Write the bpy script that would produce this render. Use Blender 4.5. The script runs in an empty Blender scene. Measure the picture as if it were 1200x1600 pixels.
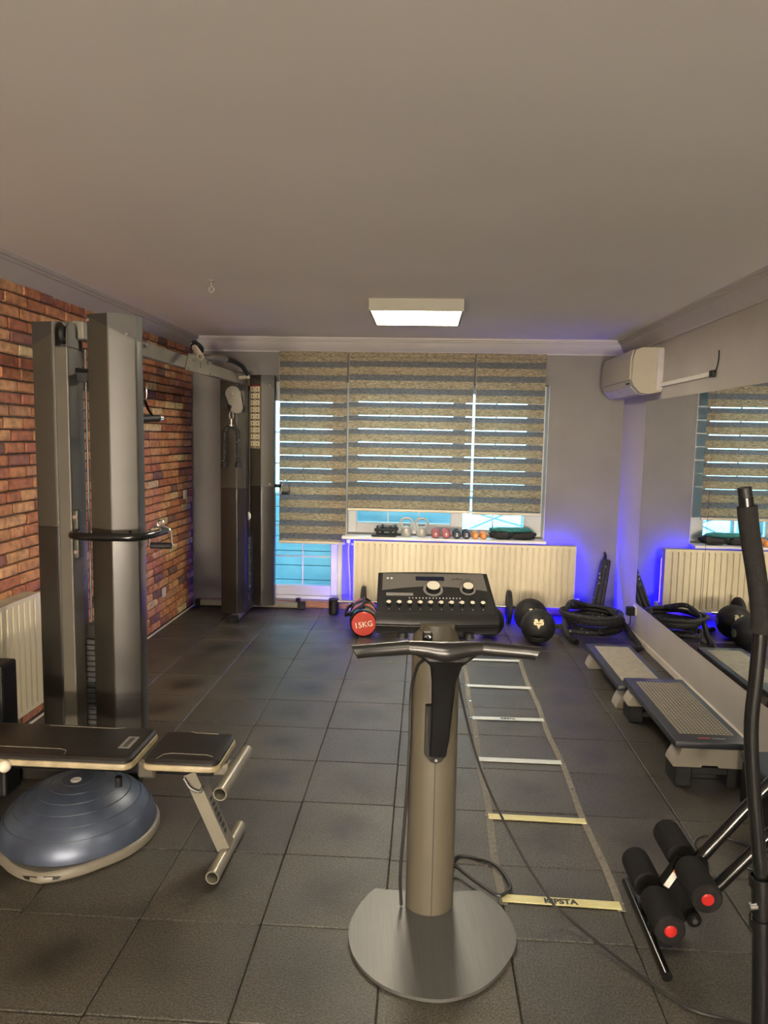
import bpy, bmesh, math, random
from mathutils import Vector, Matrix
random.seed(7)
SC = bpy.context.scene
COL = SC.collection
PI = math.pi

# ---------------------------------------------------------------- camera
F_PX, YAW, PITCH, ROLL, EYE = 1136.4, -.05585, -.10518, .01854, 1.5893
fw = Vector((math.sin(YAW)*math.cos(PITCH), math.cos(YAW)*math.cos(PITCH), math.sin(PITCH)))
r0 = Vector((math.cos(YAW), -math.sin(YAW), 0)); u0 = r0.cross(fw)
rr = r0*math.cos(ROLL)+u0*math.sin(ROLL); uu = -r0*math.sin(ROLL)+u0*math.cos(ROLL)
cam = bpy.data.cameras.new('camera'); cam.sensor_fit = 'VERTICAL'; cam.sensor_height = 36.0
cam.lens = F_PX/1600*36.0; cam.clip_start = .02; cam.clip_end = 200
co = bpy.data.objects.new('camera', cam); COL.objects.link(co)
M = Matrix((( rr.x, uu.x, -fw.x, 0), (rr.y, uu.y, -fw.y, 0), (rr.z, uu.z, -fw.z, EYE), (0,0,0,1)))
co.matrix_world = M
SC.camera = co

# ---------------------------------------------------------------- world, exposure
SC.view_settings.view_transform = 'Standard'; SC.view_settings.look = 'None'
SC.view_settings.gamma = 1; SC.view_settings.use_curve_mapping = False
SC.view_settings.exposure = 0.35
try:
    SC.cycles.use_denoising = True
    SC.cycles.max_bounces = 10; SC.cycles.diffuse_bounces = 5; SC.cycles.glossy_bounces = 5
    SC.cycles.transparent_max_bounces = 12
    SC.cycles.sample_clamp_indirect = 6.0
    SC.cycles.caustics_reflective = False; SC.cycles.caustics_refractive = False
except Exception: pass
W = bpy.data.worlds.new('sky'); SC.world = W; W.use_nodes = True
nt = W.node_tree; nt.nodes.clear()
wo = nt.nodes.new('ShaderNodeOutputWorld'); wb = nt.nodes.new('ShaderNodeBackground')
wt = nt.nodes.new('ShaderNodeTexCoord'); ws = nt.nodes.new('ShaderNodeSeparateXYZ')
wr = nt.nodes.new('ShaderNodeValToRGB')
wr.color_ramp.elements[0].position = .44; wr.color_ramp.elements[0].color = (.16,.55,.80,1)
wr.color_ramp.elements[1].position = .52; wr.color_ramp.elements[1].color = (.55,.84,1.0,1)
wm = nt.nodes.new('ShaderNodeMath'); wm.operation = 'MULTIPLY_ADD'; wm.inputs[1].default_value = .5; wm.inputs[2].default_value = .5
nt.links.new(wt.outputs['Generated'], ws.inputs[0]); nt.links.new(ws.outputs['Z'], wm.inputs[0])
nt.links.new(wm.outputs[0], wr.inputs[0]); nt.links.new(wr.outputs[0], wb.inputs[0]); nt.links.new(wb.outputs[0], wo.inputs[0])
wb.inputs[1].default_value = 6.0

PANEL_L, FILL_L, LED_L = 46.0, 580.0, 250.0

# ---------------------------------------------------------------- helpers
ORG = {}
def tag(o, label=None, cat=None, group=None, kind=None):
    if label: o['label'] = label
    if cat: o['category'] = cat
    if group: o['group'] = group
    if kind: o['kind'] = kind
    return o
def thing(name, label, cat, loc=(0,0,0), rotz=0, group=None):
    o = bpy.data.objects.new(name, None); COL.objects.link(o)
    o.empty_display_size = .05
    o.location = loc; o.rotation_euler = (0,0,rotz)
    ORG[o.name] = Matrix.Translation(Vector(loc)) @ Matrix.Rotation(rotz, 4, 'Z')
    return tag(o, label, cat, group)
def obj(name, bm, m, parent=None, smooth=False, local=False, label=None):
    """link bm as one mesh object; coordinates are world ones unless local"""
    bmesh.ops.recalc_face_normals(bm, faces=bm.faces)
    me = bpy.data.meshes.new(name)
    if parent is not None and not local:
        bm.transform(ORG[parent.name].inverted())
    bm.to_mesh(me); bm.free()
    me.materials.append(m)
    if smooth:
        me.polygons.foreach_set('use_smooth', [True]*len(me.polygons))
        if smooth != 'all':
            try: me.set_sharp_from_angle(angle=math.radians(38))
            except Exception: pass
    o = bpy.data.objects.new(name, me); COL.objects.link(o)
    if parent is not None:
        o.parent = parent; ORG[o.name] = ORG[parent.name]
    else:
        ORG[o.name] = Matrix.Identity(4)
    if label: o['label'] = label
    return o
def struct(name, bm, m, smooth=False):
    o = obj(name, bm, m, None, smooth); o['kind'] = 'structure'; return o
def dup(root, loc, rotz=None, label=None, group=None):
    r = root.copy(); COL.objects.link(r); r.location = loc
    if rotz is not None: r.rotation_euler = (0,0,rotz)
    if label: r['label'] = label
    if group: r['group'] = group
    for ch in list(root.children):
        c = ch.copy(); COL.objects.link(c); c.parent = r
        for g in list(ch.children):
            d = g.copy(); COL.objects.link(d); d.parent = c
    return r
def B(): return bmesh.new()
def box(bm, a, b, bev=0, seg=1, rot=None, taper=None):
    """box from corner a to corner b; rot = Matrix applied about its centre"""
    a = Vector(a); b = Vector(b); c = (a+b)/2; s = b-a
    t = bmesh.new(); bmesh.ops.create_cube(t, size=1)
    for v in t.verts: v.co = Vector((v.co.x*s.x, v.co.y*s.y, v.co.z*s.z))
    if bev: bmesh.ops.bevel(t, geom=list(t.edges), offset=bev, segments=seg, profile=.5, affect='EDGES')
    T = Matrix.Translation(c) @ (rot.to_4x4() if rot is not None else Matrix.Identity(4))
    t.transform(T); join(bm, t); return bm
def join(bm, t):
    mp = {}
    for v in t.verts: mp[v] = bm.verts.new(v.co)
    for f in t.faces:
        try: bm.faces.new([mp[v] for v in f.verts])
        except ValueError: pass
    t.free()
def prism(bm, plan, z0, z1):
    """plan: list of (x,y); z0, z1 number or list per point"""
    n = len(plan); g = lambda z,i: z[i] if isinstance(z,(list,tuple)) else z
    lo = [bm.verts.new((p[0],p[1],g(z0,i))) for i,p in enumerate(plan)]
    hi = [bm.verts.new((p[0],p[1],g(z1,i))) for i,p in enumerate(plan)]
    bm.faces.new(lo[::-1]); bm.faces.new(hi)
    for i in range(n): bm.faces.new((lo[i],lo[(i+1)%n],hi[(i+1)%n],hi[i]))
    return bm
def extrude(bm, poly, vec):
    lo = [bm.verts.new(p) for p in poly]; v = Vector(vec)
    hi = [bm.verts.new(Vector(p)+v) for p in poly]; n = len(poly)
    bm.faces.new(lo[::-1]); bm.faces.new(hi)
    for i in range(n): bm.faces.new((lo[i],lo[(i+1)%n],hi[(i+1)%n],hi[i]))
    return bm
def tube(bm, pts, r, seg=10, closed=False, smooth_n=0, cap=True, flat=None):
    """sweep a circle along pts; r number or list; smooth_n > 0 resamples with Catmull-Rom; flat=(sx,sz) squash"""
    P = [Vector(p) for p in pts]; n = len(P)
    R = list(r) if isinstance(r,(list,tuple)) else [r]*n
    if smooth_n:
        Q=[];RR=[]; rng = range(n if closed else n-1)
        for i in rng:
            p0=P[(i-1)%n] if closed or i>0 else P[0]*2-P[1]; p1=P[i]; p2=P[(i+1)%n]
            p3=P[(i+2)%n] if closed or i<n-2 else P[-1]*2-P[-2]
            for k in range(smooth_n):
                t=k/smooth_n
                Q.append(.5*((2*p1)+(-p0+p2)*t+(2*p0-5*p1+4*p2-p3)*t*t+(-p0+3*p1-3*p2+p3)*t**3))
                RR.append(R[i]*(1-t)+R[(i+1)%n]*t)
        if not closed: Q.append(P[-1]); RR.append(R[-1])
        P,R=Q,RR; n=len(P)
    rings=[]; nrm=None
    for i,p in enumerate(P):
        if closed: d=(P[(i+1)%n]-P[i-1])
        else: d=(P[min(i+1,n-1)]-P[max(i-1,0)])
        d.normalize()
        if nrm is None:
            nrm = Vector((0,0,1)) if abs(d.z)<.9 else Vector((1,0,0))
        nrm = nrm - d*nrm.dot(d)
        if nrm.length<1e-6: nrm = d.orthogonal()
        nrm.normalize(); bi=d.cross(nrm)
        sx,sz = flat if flat else (1,1)
        rings.append([bm.verts.new(p+(bi*math.cos(2*PI*k/seg)*sx+nrm*math.sin(2*PI*k/seg)*sz)*R[i]) for k in range(seg)])
    m = n if closed else n-1
    for i in range(m):
        a=rings[i]; b=rings[(i+1)%n]
        for k in range(seg): bm.faces.new((a[k],a[(k+1)%seg],b[(k+1)%seg],b[k]))
    if cap and not closed:
        bm.faces.new(rings[0][::-1]); bm.faces.new(rings[-1])
    return bm
def pipe(bm, p0, p1, r, wall=.003, seg=16):
    """open hollow tube"""
    p0=Vector(p0);p1=Vector(p1);d=(p1-p0).normalized();a=d.orthogonal().normalized();b=d.cross(a)
    c=lambda p,rad:[bm.verts.new(p+(a*math.cos(2*PI*k/seg)+b*math.sin(2*PI*k/seg))*rad) for k in range(seg)]
    o0,o1,i0,i1=c(p0,r),c(p1,r),c(p0,r-wall),c(p1,r-wall)
    for k in range(seg):
        j=(k+1)%seg
        for q in ((o0[k],o0[j],o1[j],o1[k]),(i0[k],i1[k],i1[j],i0[j]),(o0[k],i0[k],i0[j],o0[j]),(o1[k],o1[j],i1[j],i1[k])): bm.faces.new(q)
    return bm
def lathe(bm, prof, axis0=(0,0,0), axis=(0,0,1), seg=24):
    """prof: list of (r, h) along the axis"""
    d=Vector(axis).normalized(); a=d.orthogonal().normalized(); b=d.cross(a); o=Vector(axis0)
    rings=[]
    for r,h in prof:
        if r<1e-6: rings.append([bm.verts.new(o+d*h)])
        else: rings.append([bm.verts.new(o+d*h+(a*math.cos(2*PI*k/seg)+b*math.sin(2*PI*k/seg))*r) for k in range(seg)])
    for x,y in zip(rings,rings[1:]):
        for k in range(seg):
            j=(k+1)%seg
            if len(x)==1 and len(y)==1: continue
            if len(x)==1: bm.faces.new((x[0],y[k],y[j]))
            elif len(y)==1: bm.faces.new((x[k],x[j],y[0]))
            else: bm.faces.new((x[k],x[j],y[j],y[k]))
    return bm
def cyl(bm, p0, p1, r, seg=16, r1=None, bev=0):
    p0=Vector(p0);p1=Vector(p1);h=(p1-p0).length; r1=r if r1 is None else r1
    prof=[(0,0),(r-bev,0)]+([(r,bev)] if bev else [])+([(r1,h-bev)] if bev else [])+[(r1-bev,h),(0,h)]
    return lathe(bm,prof,p0,p1-p0,seg)
def ball(bm, c, r, u=16, v=10, scale=(1,1,1)):
    t=bmesh.new(); bmesh.ops.create_uvsphere(t,u_segments=u,v_segments=v,radius=r)
    for q in t.verts: q.co=Vector((q.co.x*scale[0],q.co.y*scale[1],q.co.z*scale[2]))+Vector(c)
    join(bm,t); return bm
def rotm(axis, deg): return Matrix.Rotation(math.radians(deg),3,axis)
def text_bm(txt, size, T, depth=.0006, offset=0):
    cu=bpy.data.curves.new('t','FONT'); cu.body=txt; cu.size=size; cu.align_x='CENTER'; cu.align_y='CENTER'
    cu.extrude=depth; cu.offset=offset; cu.resolution_u=3
    o=bpy.data.objects.new('t',cu); COL.objects.link(o)
    dg=bpy.context.evaluated_depsgraph_get(); me=bpy.data.meshes.new_from_object(o.evaluated_get(dg))
    bm=bmesh.new(); bm.from_mesh(me); bm.transform(T)
    bpy.data.objects.remove(o); bpy.data.curves.remove(cu); bpy.data.meshes.remove(me)
    return bm
def frame3(o, x, y):
    """matrix whose local x, y are the given directions (z = x cross y)"""
    x=Vector(x).normalized(); y=Vector(y); y=(y-x*x.dot(y)).normalized(); z=x.cross(y)
    return Matrix(((x.x,y.x,z.x,o[0]),(x.y,y.y,z.y,o[1]),(x.z,y.z,z.z,o[2]),(0,0,0,1)))

# ---------------------------------------------------------------- materials
def mat(name, col, rough=.6, metal=0, var=.12, scale=8, bump=0, bscale=80, col2=None, stretch=None, emit=None, spec=None, lo=.35, hi=.65, coat=0):
    m=bpy.data.materials.new(name); m.use_nodes=True; t=m.node_tree; b=t.nodes['Principled BSDF']
    b.inputs['Roughness'].default_value=rough; b.inputs['Metallic'].default_value=metal
    if spec is not None: b.inputs['Specular IOR Level'].default_value=spec
    if coat: b.inputs['Coat Weight'].default_value=coat; b.inputs['Coat Roughness'].default_value=.15
    tc=t.nodes.new('ShaderNodeTexCoord'); src=tc.outputs['Object']
    if stretch:
        mp=t.nodes.new('ShaderNodeMapping'); mp.inputs['Scale'].default_value=stretch
        t.links.new(src,mp.inputs[0]); src=mp.outputs[0]
    n=t.nodes.new('ShaderNodeTexNoise'); n.inputs['Scale'].default_value=scale; n.inputs['Detail'].default_value=5
    t.links.new(src,n.inputs['Vector'])
    r=t.nodes.new('ShaderNodeValToRGB'); e=r.color_ramp.elements
    e[0].position=lo; e[1].position=hi
    c2=col2 if col2 else tuple(c*(1+var) for c in col)
    e[0].color=tuple(c*(1-var) for c in col)+(1,) if not col2 else tuple(col)+(1,)
    e[1].color=tuple(min(1,c) for c in c2)+(1,)
    t.links.new(n.outputs['Fac'],r.inputs[0]); t.links.new(r.outputs[0],b.inputs['Base Color'])
    if bump:
        n2=t.nodes.new('ShaderNodeTexNoise'); n2.inputs['Scale'].default_value=bscale; n2.inputs['Detail'].default_value=3
        t.links.new(src,n2.inputs['Vector'])
        bp=t.nodes.new('ShaderNodeBump'); bp.inputs['Strength'].default_value=bump; bp.inputs['Distance'].default_value=.004
        t.links.new(n2.outputs['Fac'],bp.inputs['Height']); t.links.new(bp.outputs[0],b.inputs['Normal'])
    if emit:
        b.inputs['Emission Color'].default_value=emit[:3]+(1,); b.inputs['Emission Strength'].default_value=emit[3]
    return m
def brick_mat(name, island):
    m=mat(name,(.4,.15,.08),.62,bump=.5,bscale=60); t=m.node_tree; b=t.nodes['Principled BSDF']
    if island: g=t.nodes.new('ShaderNodeNewGeometry'); out=g.outputs['Random Per Island']
    else: g=t.nodes.new('ShaderNodeObjectInfo'); out=g.outputs['Random']
    r=t.nodes.new('ShaderNodeValToRGB'); r.color_ramp.interpolation='CONSTANT'; e=r.color_ramp.elements
    cols=[(0,(0.575,0.290,0.140)),(.2,(0.494,0.210,0.105)),(.36,(0.632,0.362,0.182)),(.52,(0.414,0.160,0.091)),(.66,(0.552,0.261,0.126)),(.8,(0.287,0.123,0.098)),(.87,(0.196,0.109,0.098)),(.92,(0.690,0.551,0.308)),(.96,(0.460,0.246,0.140))]
    e[0].position=0; e[0].color=cols[0][1]+(1,); e[1].position=cols[1][0]; e[1].color=cols[1][1]+(1,)
    for p,c in cols[2:]:
        x=e.new(p); x.color=c+(1,)
    t.links.new(out,r.inputs[0])
    tc=t.nodes.new('ShaderNodeTexCoord'); n=t.nodes.new('ShaderNodeTexNoise'); n.inputs['Scale'].default_value=22; n.inputs['Detail'].default_value=8
    geo=t.nodes.new('ShaderNodeNewGeometry'); t.links.new(geo.outputs['Position'],n.inputs['Vector'])
    mx=t.nodes.new('ShaderNodeMix'); mx.data_type='RGBA'; mx.blend_type='MULTIPLY'; mx.inputs['Factor'].default_value=.75
    cr=t.nodes.new('ShaderNodeValToRGB'); cr.color_ramp.elements[0].position=.3; cr.color_ramp.elements[0].color=(.45,.4,.4,1); cr.color_ramp.elements[1].position=.6; cr.color_ramp.elements[1].color=(1.15,1.1,1.05,1)
    t.links.new(n.outputs['Fac'],cr.inputs[0]); t.links.new(r.outputs[0],mx.inputs['A']); t.links.new(cr.outputs[0],mx.inputs['B'])
    t.links.new(mx.outputs['Result'],b.inputs['Base Color']); return m
def tile_mat():
    m=mat('rubber_tile',(.05,.05,.05),.5,bump=.8,bscale=190); t=m.node_tree; b=t.nodes['Principled BSDF']
    for l in list(b.inputs['Base Color'].links): t.links.remove(l)
    geo=t.nodes.new('ShaderNodeNewGeometry')
    def noise(s,d=4):
        n=t.nodes.new('ShaderNodeTexNoise'); n.inputs['Scale'].default_value=s; n.inputs['Detail'].default_value=d
        t.links.new(geo.outputs['Position'],n.inputs['Vector']); return n.outputs['Fac']
    def ramp(f,p0,c0,p1,c1):
        r=t.nodes.new('ShaderNodeValToRGB'); e=r.color_ramp.elements; e[0].position=p0; e[0].color=c0+(1,); e[1].position=p1; e[1].color=c1+(1,)
        t.links.new(f,r.inputs[0]); return r.outputs[0]
    def mul(a,bb,f=1):
        x=t.nodes.new('ShaderNodeMix'); x.data_type='RGBA'; x.blend_type='MULTIPLY'; x.inputs['Factor'].default_value=f
        t.links.new(a,x.inputs['A']); t.links.new(bb,x.inputs['B']); return x.outputs['Result']
    base=ramp(noise(1.6),.35,(.043,.0405,.034),.68,(.064,.056,.042))
    speck=ramp(noise(150,4),.34,(.25,.25,.25),.68,(1.9,1.9,1.9))
    oi=t.nodes.new('ShaderNodeObjectInfo'); rnd=ramp(oi.outputs['Random'],0,(.82,.82,.84),1,(1.12,1.1,1.06))
    # worn darker patches in the middle of tiles
    tc=t.nodes.new('ShaderNodeTexCoord'); ln=t.nodes.new('ShaderNodeVectorMath'); ln.operation='LENGTH'
    sc=t.nodes.new('ShaderNodeVectorMath'); sc.operation='MULTIPLY_ADD'; nn=t.nodes.new('ShaderNodeTexNoise'); nn.inputs['Scale'].default_value=9
    t.links.new(geo.outputs['Position'],nn.inputs['Vector'])
    sc.inputs[1].default_value=(.16,.16,.16); t.links.new(nn.outputs['Color'],sc.inputs[0]); t.links.new(tc.outputs['Object'],sc.inputs[2])
    sb=t.nodes.new('ShaderNodeVectorMath'); sb.operation='SUBTRACT'; sb.inputs[1].default_value=(.08,.08,.08); t.links.new(sc.outputs[0],sb.inputs[0])
    t.links.new(sb.outputs[0],ln.inputs[0])
    worn=ramp(ln.outputs['Value'],.01,(.22,.19,.14),.15,(1,1,1))
    wx=t.nodes.new('ShaderNodeMix'); wx.data_type='RGBA'; wx.inputs['A'].default_value=(1,1,1,1)
    f=t.nodes.new('ShaderNodeMath'); f.operation='MULTIPLY'; f.use_clamp=True
    yy=t.nodes.new('ShaderNodeMapRange'); sx=t.nodes.new('ShaderNodeSeparateXYZ'); t.links.new(geo.outputs['Position'],sx.inputs[0]); t.links.new(oi.outputs['Random'],yy.inputs['Value'])
    yy.inputs['From Min'].default_value=.15; yy.inputs['From Max'].default_value=.6
    t.links.new(yy.outputs[0],wx.inputs['Factor']); t.links.new(worn,wx.inputs['B'])
    t.links.new(mul(mul(mul(base,speck),rnd),wx.outputs['Result']),b.inputs['Base Color'])
    rg=ramp(noise(3),.3,(.34,.34,.34),.7,(.50,.50,.50)); t.links.new(rg,b.inputs['Roughness'])
    b.inputs['Specular IOR Level'].default_value=.5; b.inputs['Coat Weight'].default_value=.25; b.inputs['Coat Roughness'].default_value=.38
    return m
def fabric_mat(name, c0, c1, trans):
    m=bpy.data.materials.new(name); m.use_nodes=True; t=m.node_tree; t.nodes.clear()
    o=t.nodes.new('ShaderNodeOutputMaterial'); d=t.nodes.new('ShaderNodeBsdfDiffuse'); tr=t.nodes.new('ShaderNodeBsdfTranslucent'); mx=t.nodes.new('ShaderNodeMixShader')
    g=t.nodes.new('ShaderNodeNewGeometry'); mp=t.nodes.new('ShaderNodeMapping'); mp.inputs['Scale'].default_value=(45,45,420)
    n=t.nodes.new('ShaderNodeTexNoise'); n.inputs['Scale'].default_value=1.0; n.inputs['Detail'].default_value=4
    r=t.nodes.new('ShaderNodeValToRGB'); e=r.color_ramp.elements; e[0].position=.36; e[0].color=c0+(1,); e[1].position=.64; e[1].color=c1+(1,)
    t.links.new(g.outputs['Position'],mp.inputs[0]); t.links.new(mp.outputs[0],n.inputs['Vector']); t.links.new(n.outputs['Fac'],r.inputs[0])
    t.links.new(r.outputs[0],d.inputs[0]); t.links.new(r.outputs[0],tr.inputs[0]); mx.inputs[0].default_value=trans
    t.links.new(d.outputs[0],mx.inputs[1]); t.links.new(tr.outputs[0],mx.inputs[2]); t.links.new(mx.outputs[0],o.inputs[0]); return m
def glass_mat():
    m=bpy.data.materials.new('window_glass'); m.use_nodes=True; t=m.node_tree; t.nodes.clear()
    o=t.nodes.new('ShaderNodeOutputMaterial'); a=t.nodes.new('ShaderNodeBsdfTransparent'); g=t.nodes.new('ShaderNodeBsdfGlossy'); x=t.nodes.new('ShaderNodeMixShader')
    n=t.nodes.new('ShaderNodeTexNoise'); n.inputs['Scale'].default_value=2; mr=t.nodes.new('ShaderNodeMapRange'); mr.inputs['To Min'].default_value=.02; mr.inputs['To Max'].default_value=.05
    t.links.new(n.outputs['Fac'],mr.inputs['Value']); t.links.new(mr.outputs[0],g.inputs['Roughness'])
    a.inputs[0].default_value=(.86,.95,.97,1); fr=t.nodes.new('ShaderNodeFresnel'); fr.inputs[0].default_value=1.45
    t.links.new(fr.outputs[0],x.inputs[0]); t.links.new(a.outputs[0],x.inputs[1]); t.links.new(g.outputs[0],x.inputs[2]); t.links.new(x.outputs[0],o.inputs[0]); return m

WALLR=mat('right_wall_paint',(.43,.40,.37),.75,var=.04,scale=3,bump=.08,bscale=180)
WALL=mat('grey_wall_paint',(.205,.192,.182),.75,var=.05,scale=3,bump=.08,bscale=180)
CEIL=mat('ceiling_paint',(.84,.82,.80),.85,var=.02,scale=1.2)
CORN=mat('cornice_plaster',(.50,.475,.46),.7,var=.02)
MORTAR=mat('dark_mortar',(.12,.10,.09),.95,var=.25,scale=30,bump=.4,bscale=90)
BRICK=brick_mat('red_brick',False); BRICKI=brick_mat('red_brick_far',True)
TILE=tile_mat()
SUB=mat('dark_subfloor',(.03,.03,.03),.9)
WOOD=mat('wood_edge',(.30,.13,.06),.5,var=.3,scale=12,stretch=(1,8,8))
PVC=mat('white_frame_plastic',(.78,.78,.78),.35,var=.03)
GLASS=glass_mat()
BASEB=mat('cream_skirting',(.62,.56,.48),.5,var=.06)
RAD=mat('radiator_enamel',(.74,.66,.47),.32,var=.02)
RADD=mat('radiator_grille',(.45,.40,.30),.5)
BAND=fabric_mat('blind_woven_band',(.22,.19,.145),(.70,.60,.43),.5)
SHEER=fabric_mat('blind_sheer_band',(.16,.168,.18),(.36,.38,.40),.62)
BRAIL=mat('blind_bottom_rail',(.62,.56,.44),.4,var=.03)
LEDM=mat('led_tape',(.1,.1,.8),.5,emit=(.004,.002,1.0,LED_L))
DIFF=mat('lamp_diffuser',(.9,.9,.85),.5,emit=(1.0,.88,.68,PANEL_L))
FILLM=mat('fill_globe_glow',(.9,.9,.85),.5,emit=(1.0,.86,.68,FILL_L))  # glow of the globes added behind the camera as fill light
LAMPF=mat('lamp_frame',(.30,.28,.22),.4,var=.03)
GREY=mat('machine_grey_paint',(.042,.0375,.028),.42,metal=.0,spec=.45,var=.04,scale=4)
GREYL=mat('machine_light_paint',(.068,.061,.046),.45,metal=.0,var=.04)
DGREY=mat('machine_dark_panel',(.018,.016,.013),.30,metal=.0,var=.05,coat=.2)
CAPD=mat('machine_cap',(.020,.018,.014),.55,var=.05)
BLK=mat('black_plastic',(.006,.006,.0064),.5,spec=.25,var=.1)
BLKG=mat('gloss_black_paint',(.006,.006,.006),.2,var=.05)
RUB=mat('black_rubber',(.010,.010,.0105),.6,spec=.35,var=.15,scale=30,bump=.15,bscale=200)
FOAM=mat('black_foam',(.008,.0073,.007),.85,spec=.2,var=.15,scale=60,bump=.5,bscale=400)
STEEL=mat('stack_plate',(.05,.05,.05),.4,metal=.5)
CHROME=mat('chrome',(.75,.75,.75),.15,metal=1,var=.03)
SILV=mat('silver_paint',(.27,.25,.20),.32,metal=.4,var=.04,scale=15)
CABLE=mat('black_cable',(.015,.015,.015),.45)
WHITEP=mat('white_plastic',(.75,.72,.66),.4,var=.03)
CREAM=mat('cream_plastic',(.72,.66,.54),.4,var=.03)
POLE=mat('beige_grey_metal',(.090,.079,.057),.45,metal=.0,var=.03,scale=3,stretch=(6,6,.5))
PLATE=mat('brushed_steel_plate',(.115,.115,.110),.42,metal=.45,var=.06,scale=5,stretch=(30,1,1))
HAND=mat('dark_grip_plastic',(.012,.0115,.011),.32,var=.06)
CONS=mat('console_body',(.016,.016,.0155),.4,spec=.4,var=.06)
CFACE=mat('console_face',(.016,.0175,.017),.45,var=.05)
CGREY=mat('console_grey_field',(.13,.125,.112),.42,var=.03)
LCD=mat('console_screen',(.01,.013,.035),.2,var=.05)
KNOBT=mat('knob_top',(.72,.68,.56),.4,var=.04)
RING=mat('knob_ring',(.30,.29,.27),.35,metal=.4)
MARK=mat('white_print',(.72,.70,.64),.5,var=.03)
DMARK=mat('dark_print',(.03,.03,.03),.5)
VINYL=mat('bench_vinyl',(.015,.013,.0115),.38,spec=.35,var=.12,scale=20,bump=.12,bscale=150)
PIPING=mat('worn_beige_edge',(.24,.195,.115),.36,var=.0,scale=14,col2=(.42,.35,.22))
SEAM=mat('seam_thread',(.20,.18,.14),.6)
BOSU=mat('blue_dome_rubber',(.055,.070,.105),.38,var=.3,scale=7,metal=.35)
BOSUR=mat('dome_ring_groove',(.05,.06,.08),.4,metal=.3)
RIM=mat('grey_rim_plastic',(.15,.135,.105),.4,var=.04)
LADR=mat('ladder_strap',(.19,.175,.145),.75,var=.15,scale=60)
RUNG=mat('yellow_rung',(.66,.60,.26),.4,var=.0,scale=18,col2=(.76,.72,.42),stretch=(1,6,1))
RUNGSHEEN=mat('sheen_rung',(.72,.74,.70),.35,var=.0,scale=18,col2=(.60,.66,.66),stretch=(1,6,1))  # reflected light on the far rungs, put into their colour
STEPT=mat('step_charcoal',(.026,.030,.038),.45,var=.06)
STEPD=mat('step_tread_base',(.12,.108,.085),.7)
STEPP=mat('step_tread_pad',(.34,.31,.25),.7,var=.08,scale=30)
STEPL=mat('step_leg_beige',(.30,.275,.225),.45,var=.03)
RED=mat('red_plastic',(.42,.015,.012),.4,var=.05)
BAGR=mat('red_bag_vinyl',(.52,.035,.015),.35,var=.08)
BAGW=mat('bag_print',(.80,.72,.55),.5)
KBG=mat('grey_kettlebell',(.42,.42,.39),.38,metal=.2,var=.06)
PINK=mat('pink_neoprene',(.42,.13,.14),.6,var=.1)
BLUEK=mat('dark_blue_neoprene',(.022,.026,.045),.5,var=.1)
ORNG=mat('orange_neoprene',(.75,.27,.06),.55,var=.08)
TEAL=mat('teal_fabric',(.02,.17,.17),.7,var=.25,scale=25)
ROPE=mat('black_rope',(.016,.016,.017),.75,var=.0,scale=55,col2=(.45,.45,.40),lo=.665,hi=.69,bump=.6,bscale=120)
EMBL=mat('cream_print',(.80,.70,.42),.5)
GRN=mat('green_patch',(.20,.30,.12),.5)
STICK=mat('chart_sticker',(.74,.64,.42),.5,var=.0,scale=60,col2=(.62,.55,.38))
CHART=mat('chart_backing',(.30,.24,.15),.5)
YEL=mat('yellow_pin',(.80,.55,.04),.4)
ORL=mat('orange_print',(.75,.20,.06),.5)
OUTW=mat('balcony_wall_paint',(.34,.62,.70),.8,var=.08,scale=5)
OUTD=mat('balcony_floor',(.4,.5,.55),.8)
OUTL=mat('balcony_joint',(.26,.50,.58),.8)
ACW=mat('ac_plastic',(.38,.34,.265),.38,var=.03)
ACG=mat('ac_vent',(.44,.42,.42),.5)
def mirror_mat():
    m=mat('mirror_silver',(.86,.88,.87),.0,metal=1,var=.0,scale=1); b=m.node_tree.nodes['Principled BSDF']; b.inputs['Roughness'].default_value=.005; return m
MIRR=mirror_mat()

# ---------------------------------------------------------------- room shell
XL,XR,YB,YF,H=-2.125,1.715,6.52,-7.5,2.43
# floor slab and the tiles that lie on it
fl=struct('floor',box(B(),(XL-.1,YF-.1,-.12),(XR+.1,YB+.18,-.021)),SUB)
def tile_mesh(w,d):
    bm=box(B(),(-w/2,-d/2,-.0205),(w/2,d/2,0),.0035,1)
    me=bpy.data.meshes.new('tile'); bm.to_mesh(me); bm.free(); me.materials.append(TILE); return me
TM={}
xs=[-2.099+.4*i for i in range(10)]
for i,x0 in enumerate(xs):
    x1=min(x0+.4,XR-.003); jit=[0,.004,-.004,.0,.005,-.003,.002,-.004,-.006,.0][i]
    for r in range(-1,17):
        y1=3.784-(r-6)*.4+jit; y0=y1-.4+.0; y1,y0=y1,y1-.4
        y1=min(y1,YB-.003)
        w=round(x1-x0-.0025,3); d=round(y1-y0-.0025,3)
        if w<.03 or d<.03: continue
        k=(w,d)
        if k not in TM: TM[k]=tile_mesh(w,d)
        t=bpy.data.objects.new('rubber_tile',TM[k]); COL.objects.link(t); t.parent=fl
        t.location=((x0+x1)/2+random.uniform(-.0008,.0008),(y0+y1)/2,random.uniform(-.0012,.0)); t.rotation_euler=(0,0,random.uniform(-.002,.002))
struct('ceiling',box(B(),(XL-.1,YF-.1,H),(XR+.1,YB+.25,H+.12)),CEIL)
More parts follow.
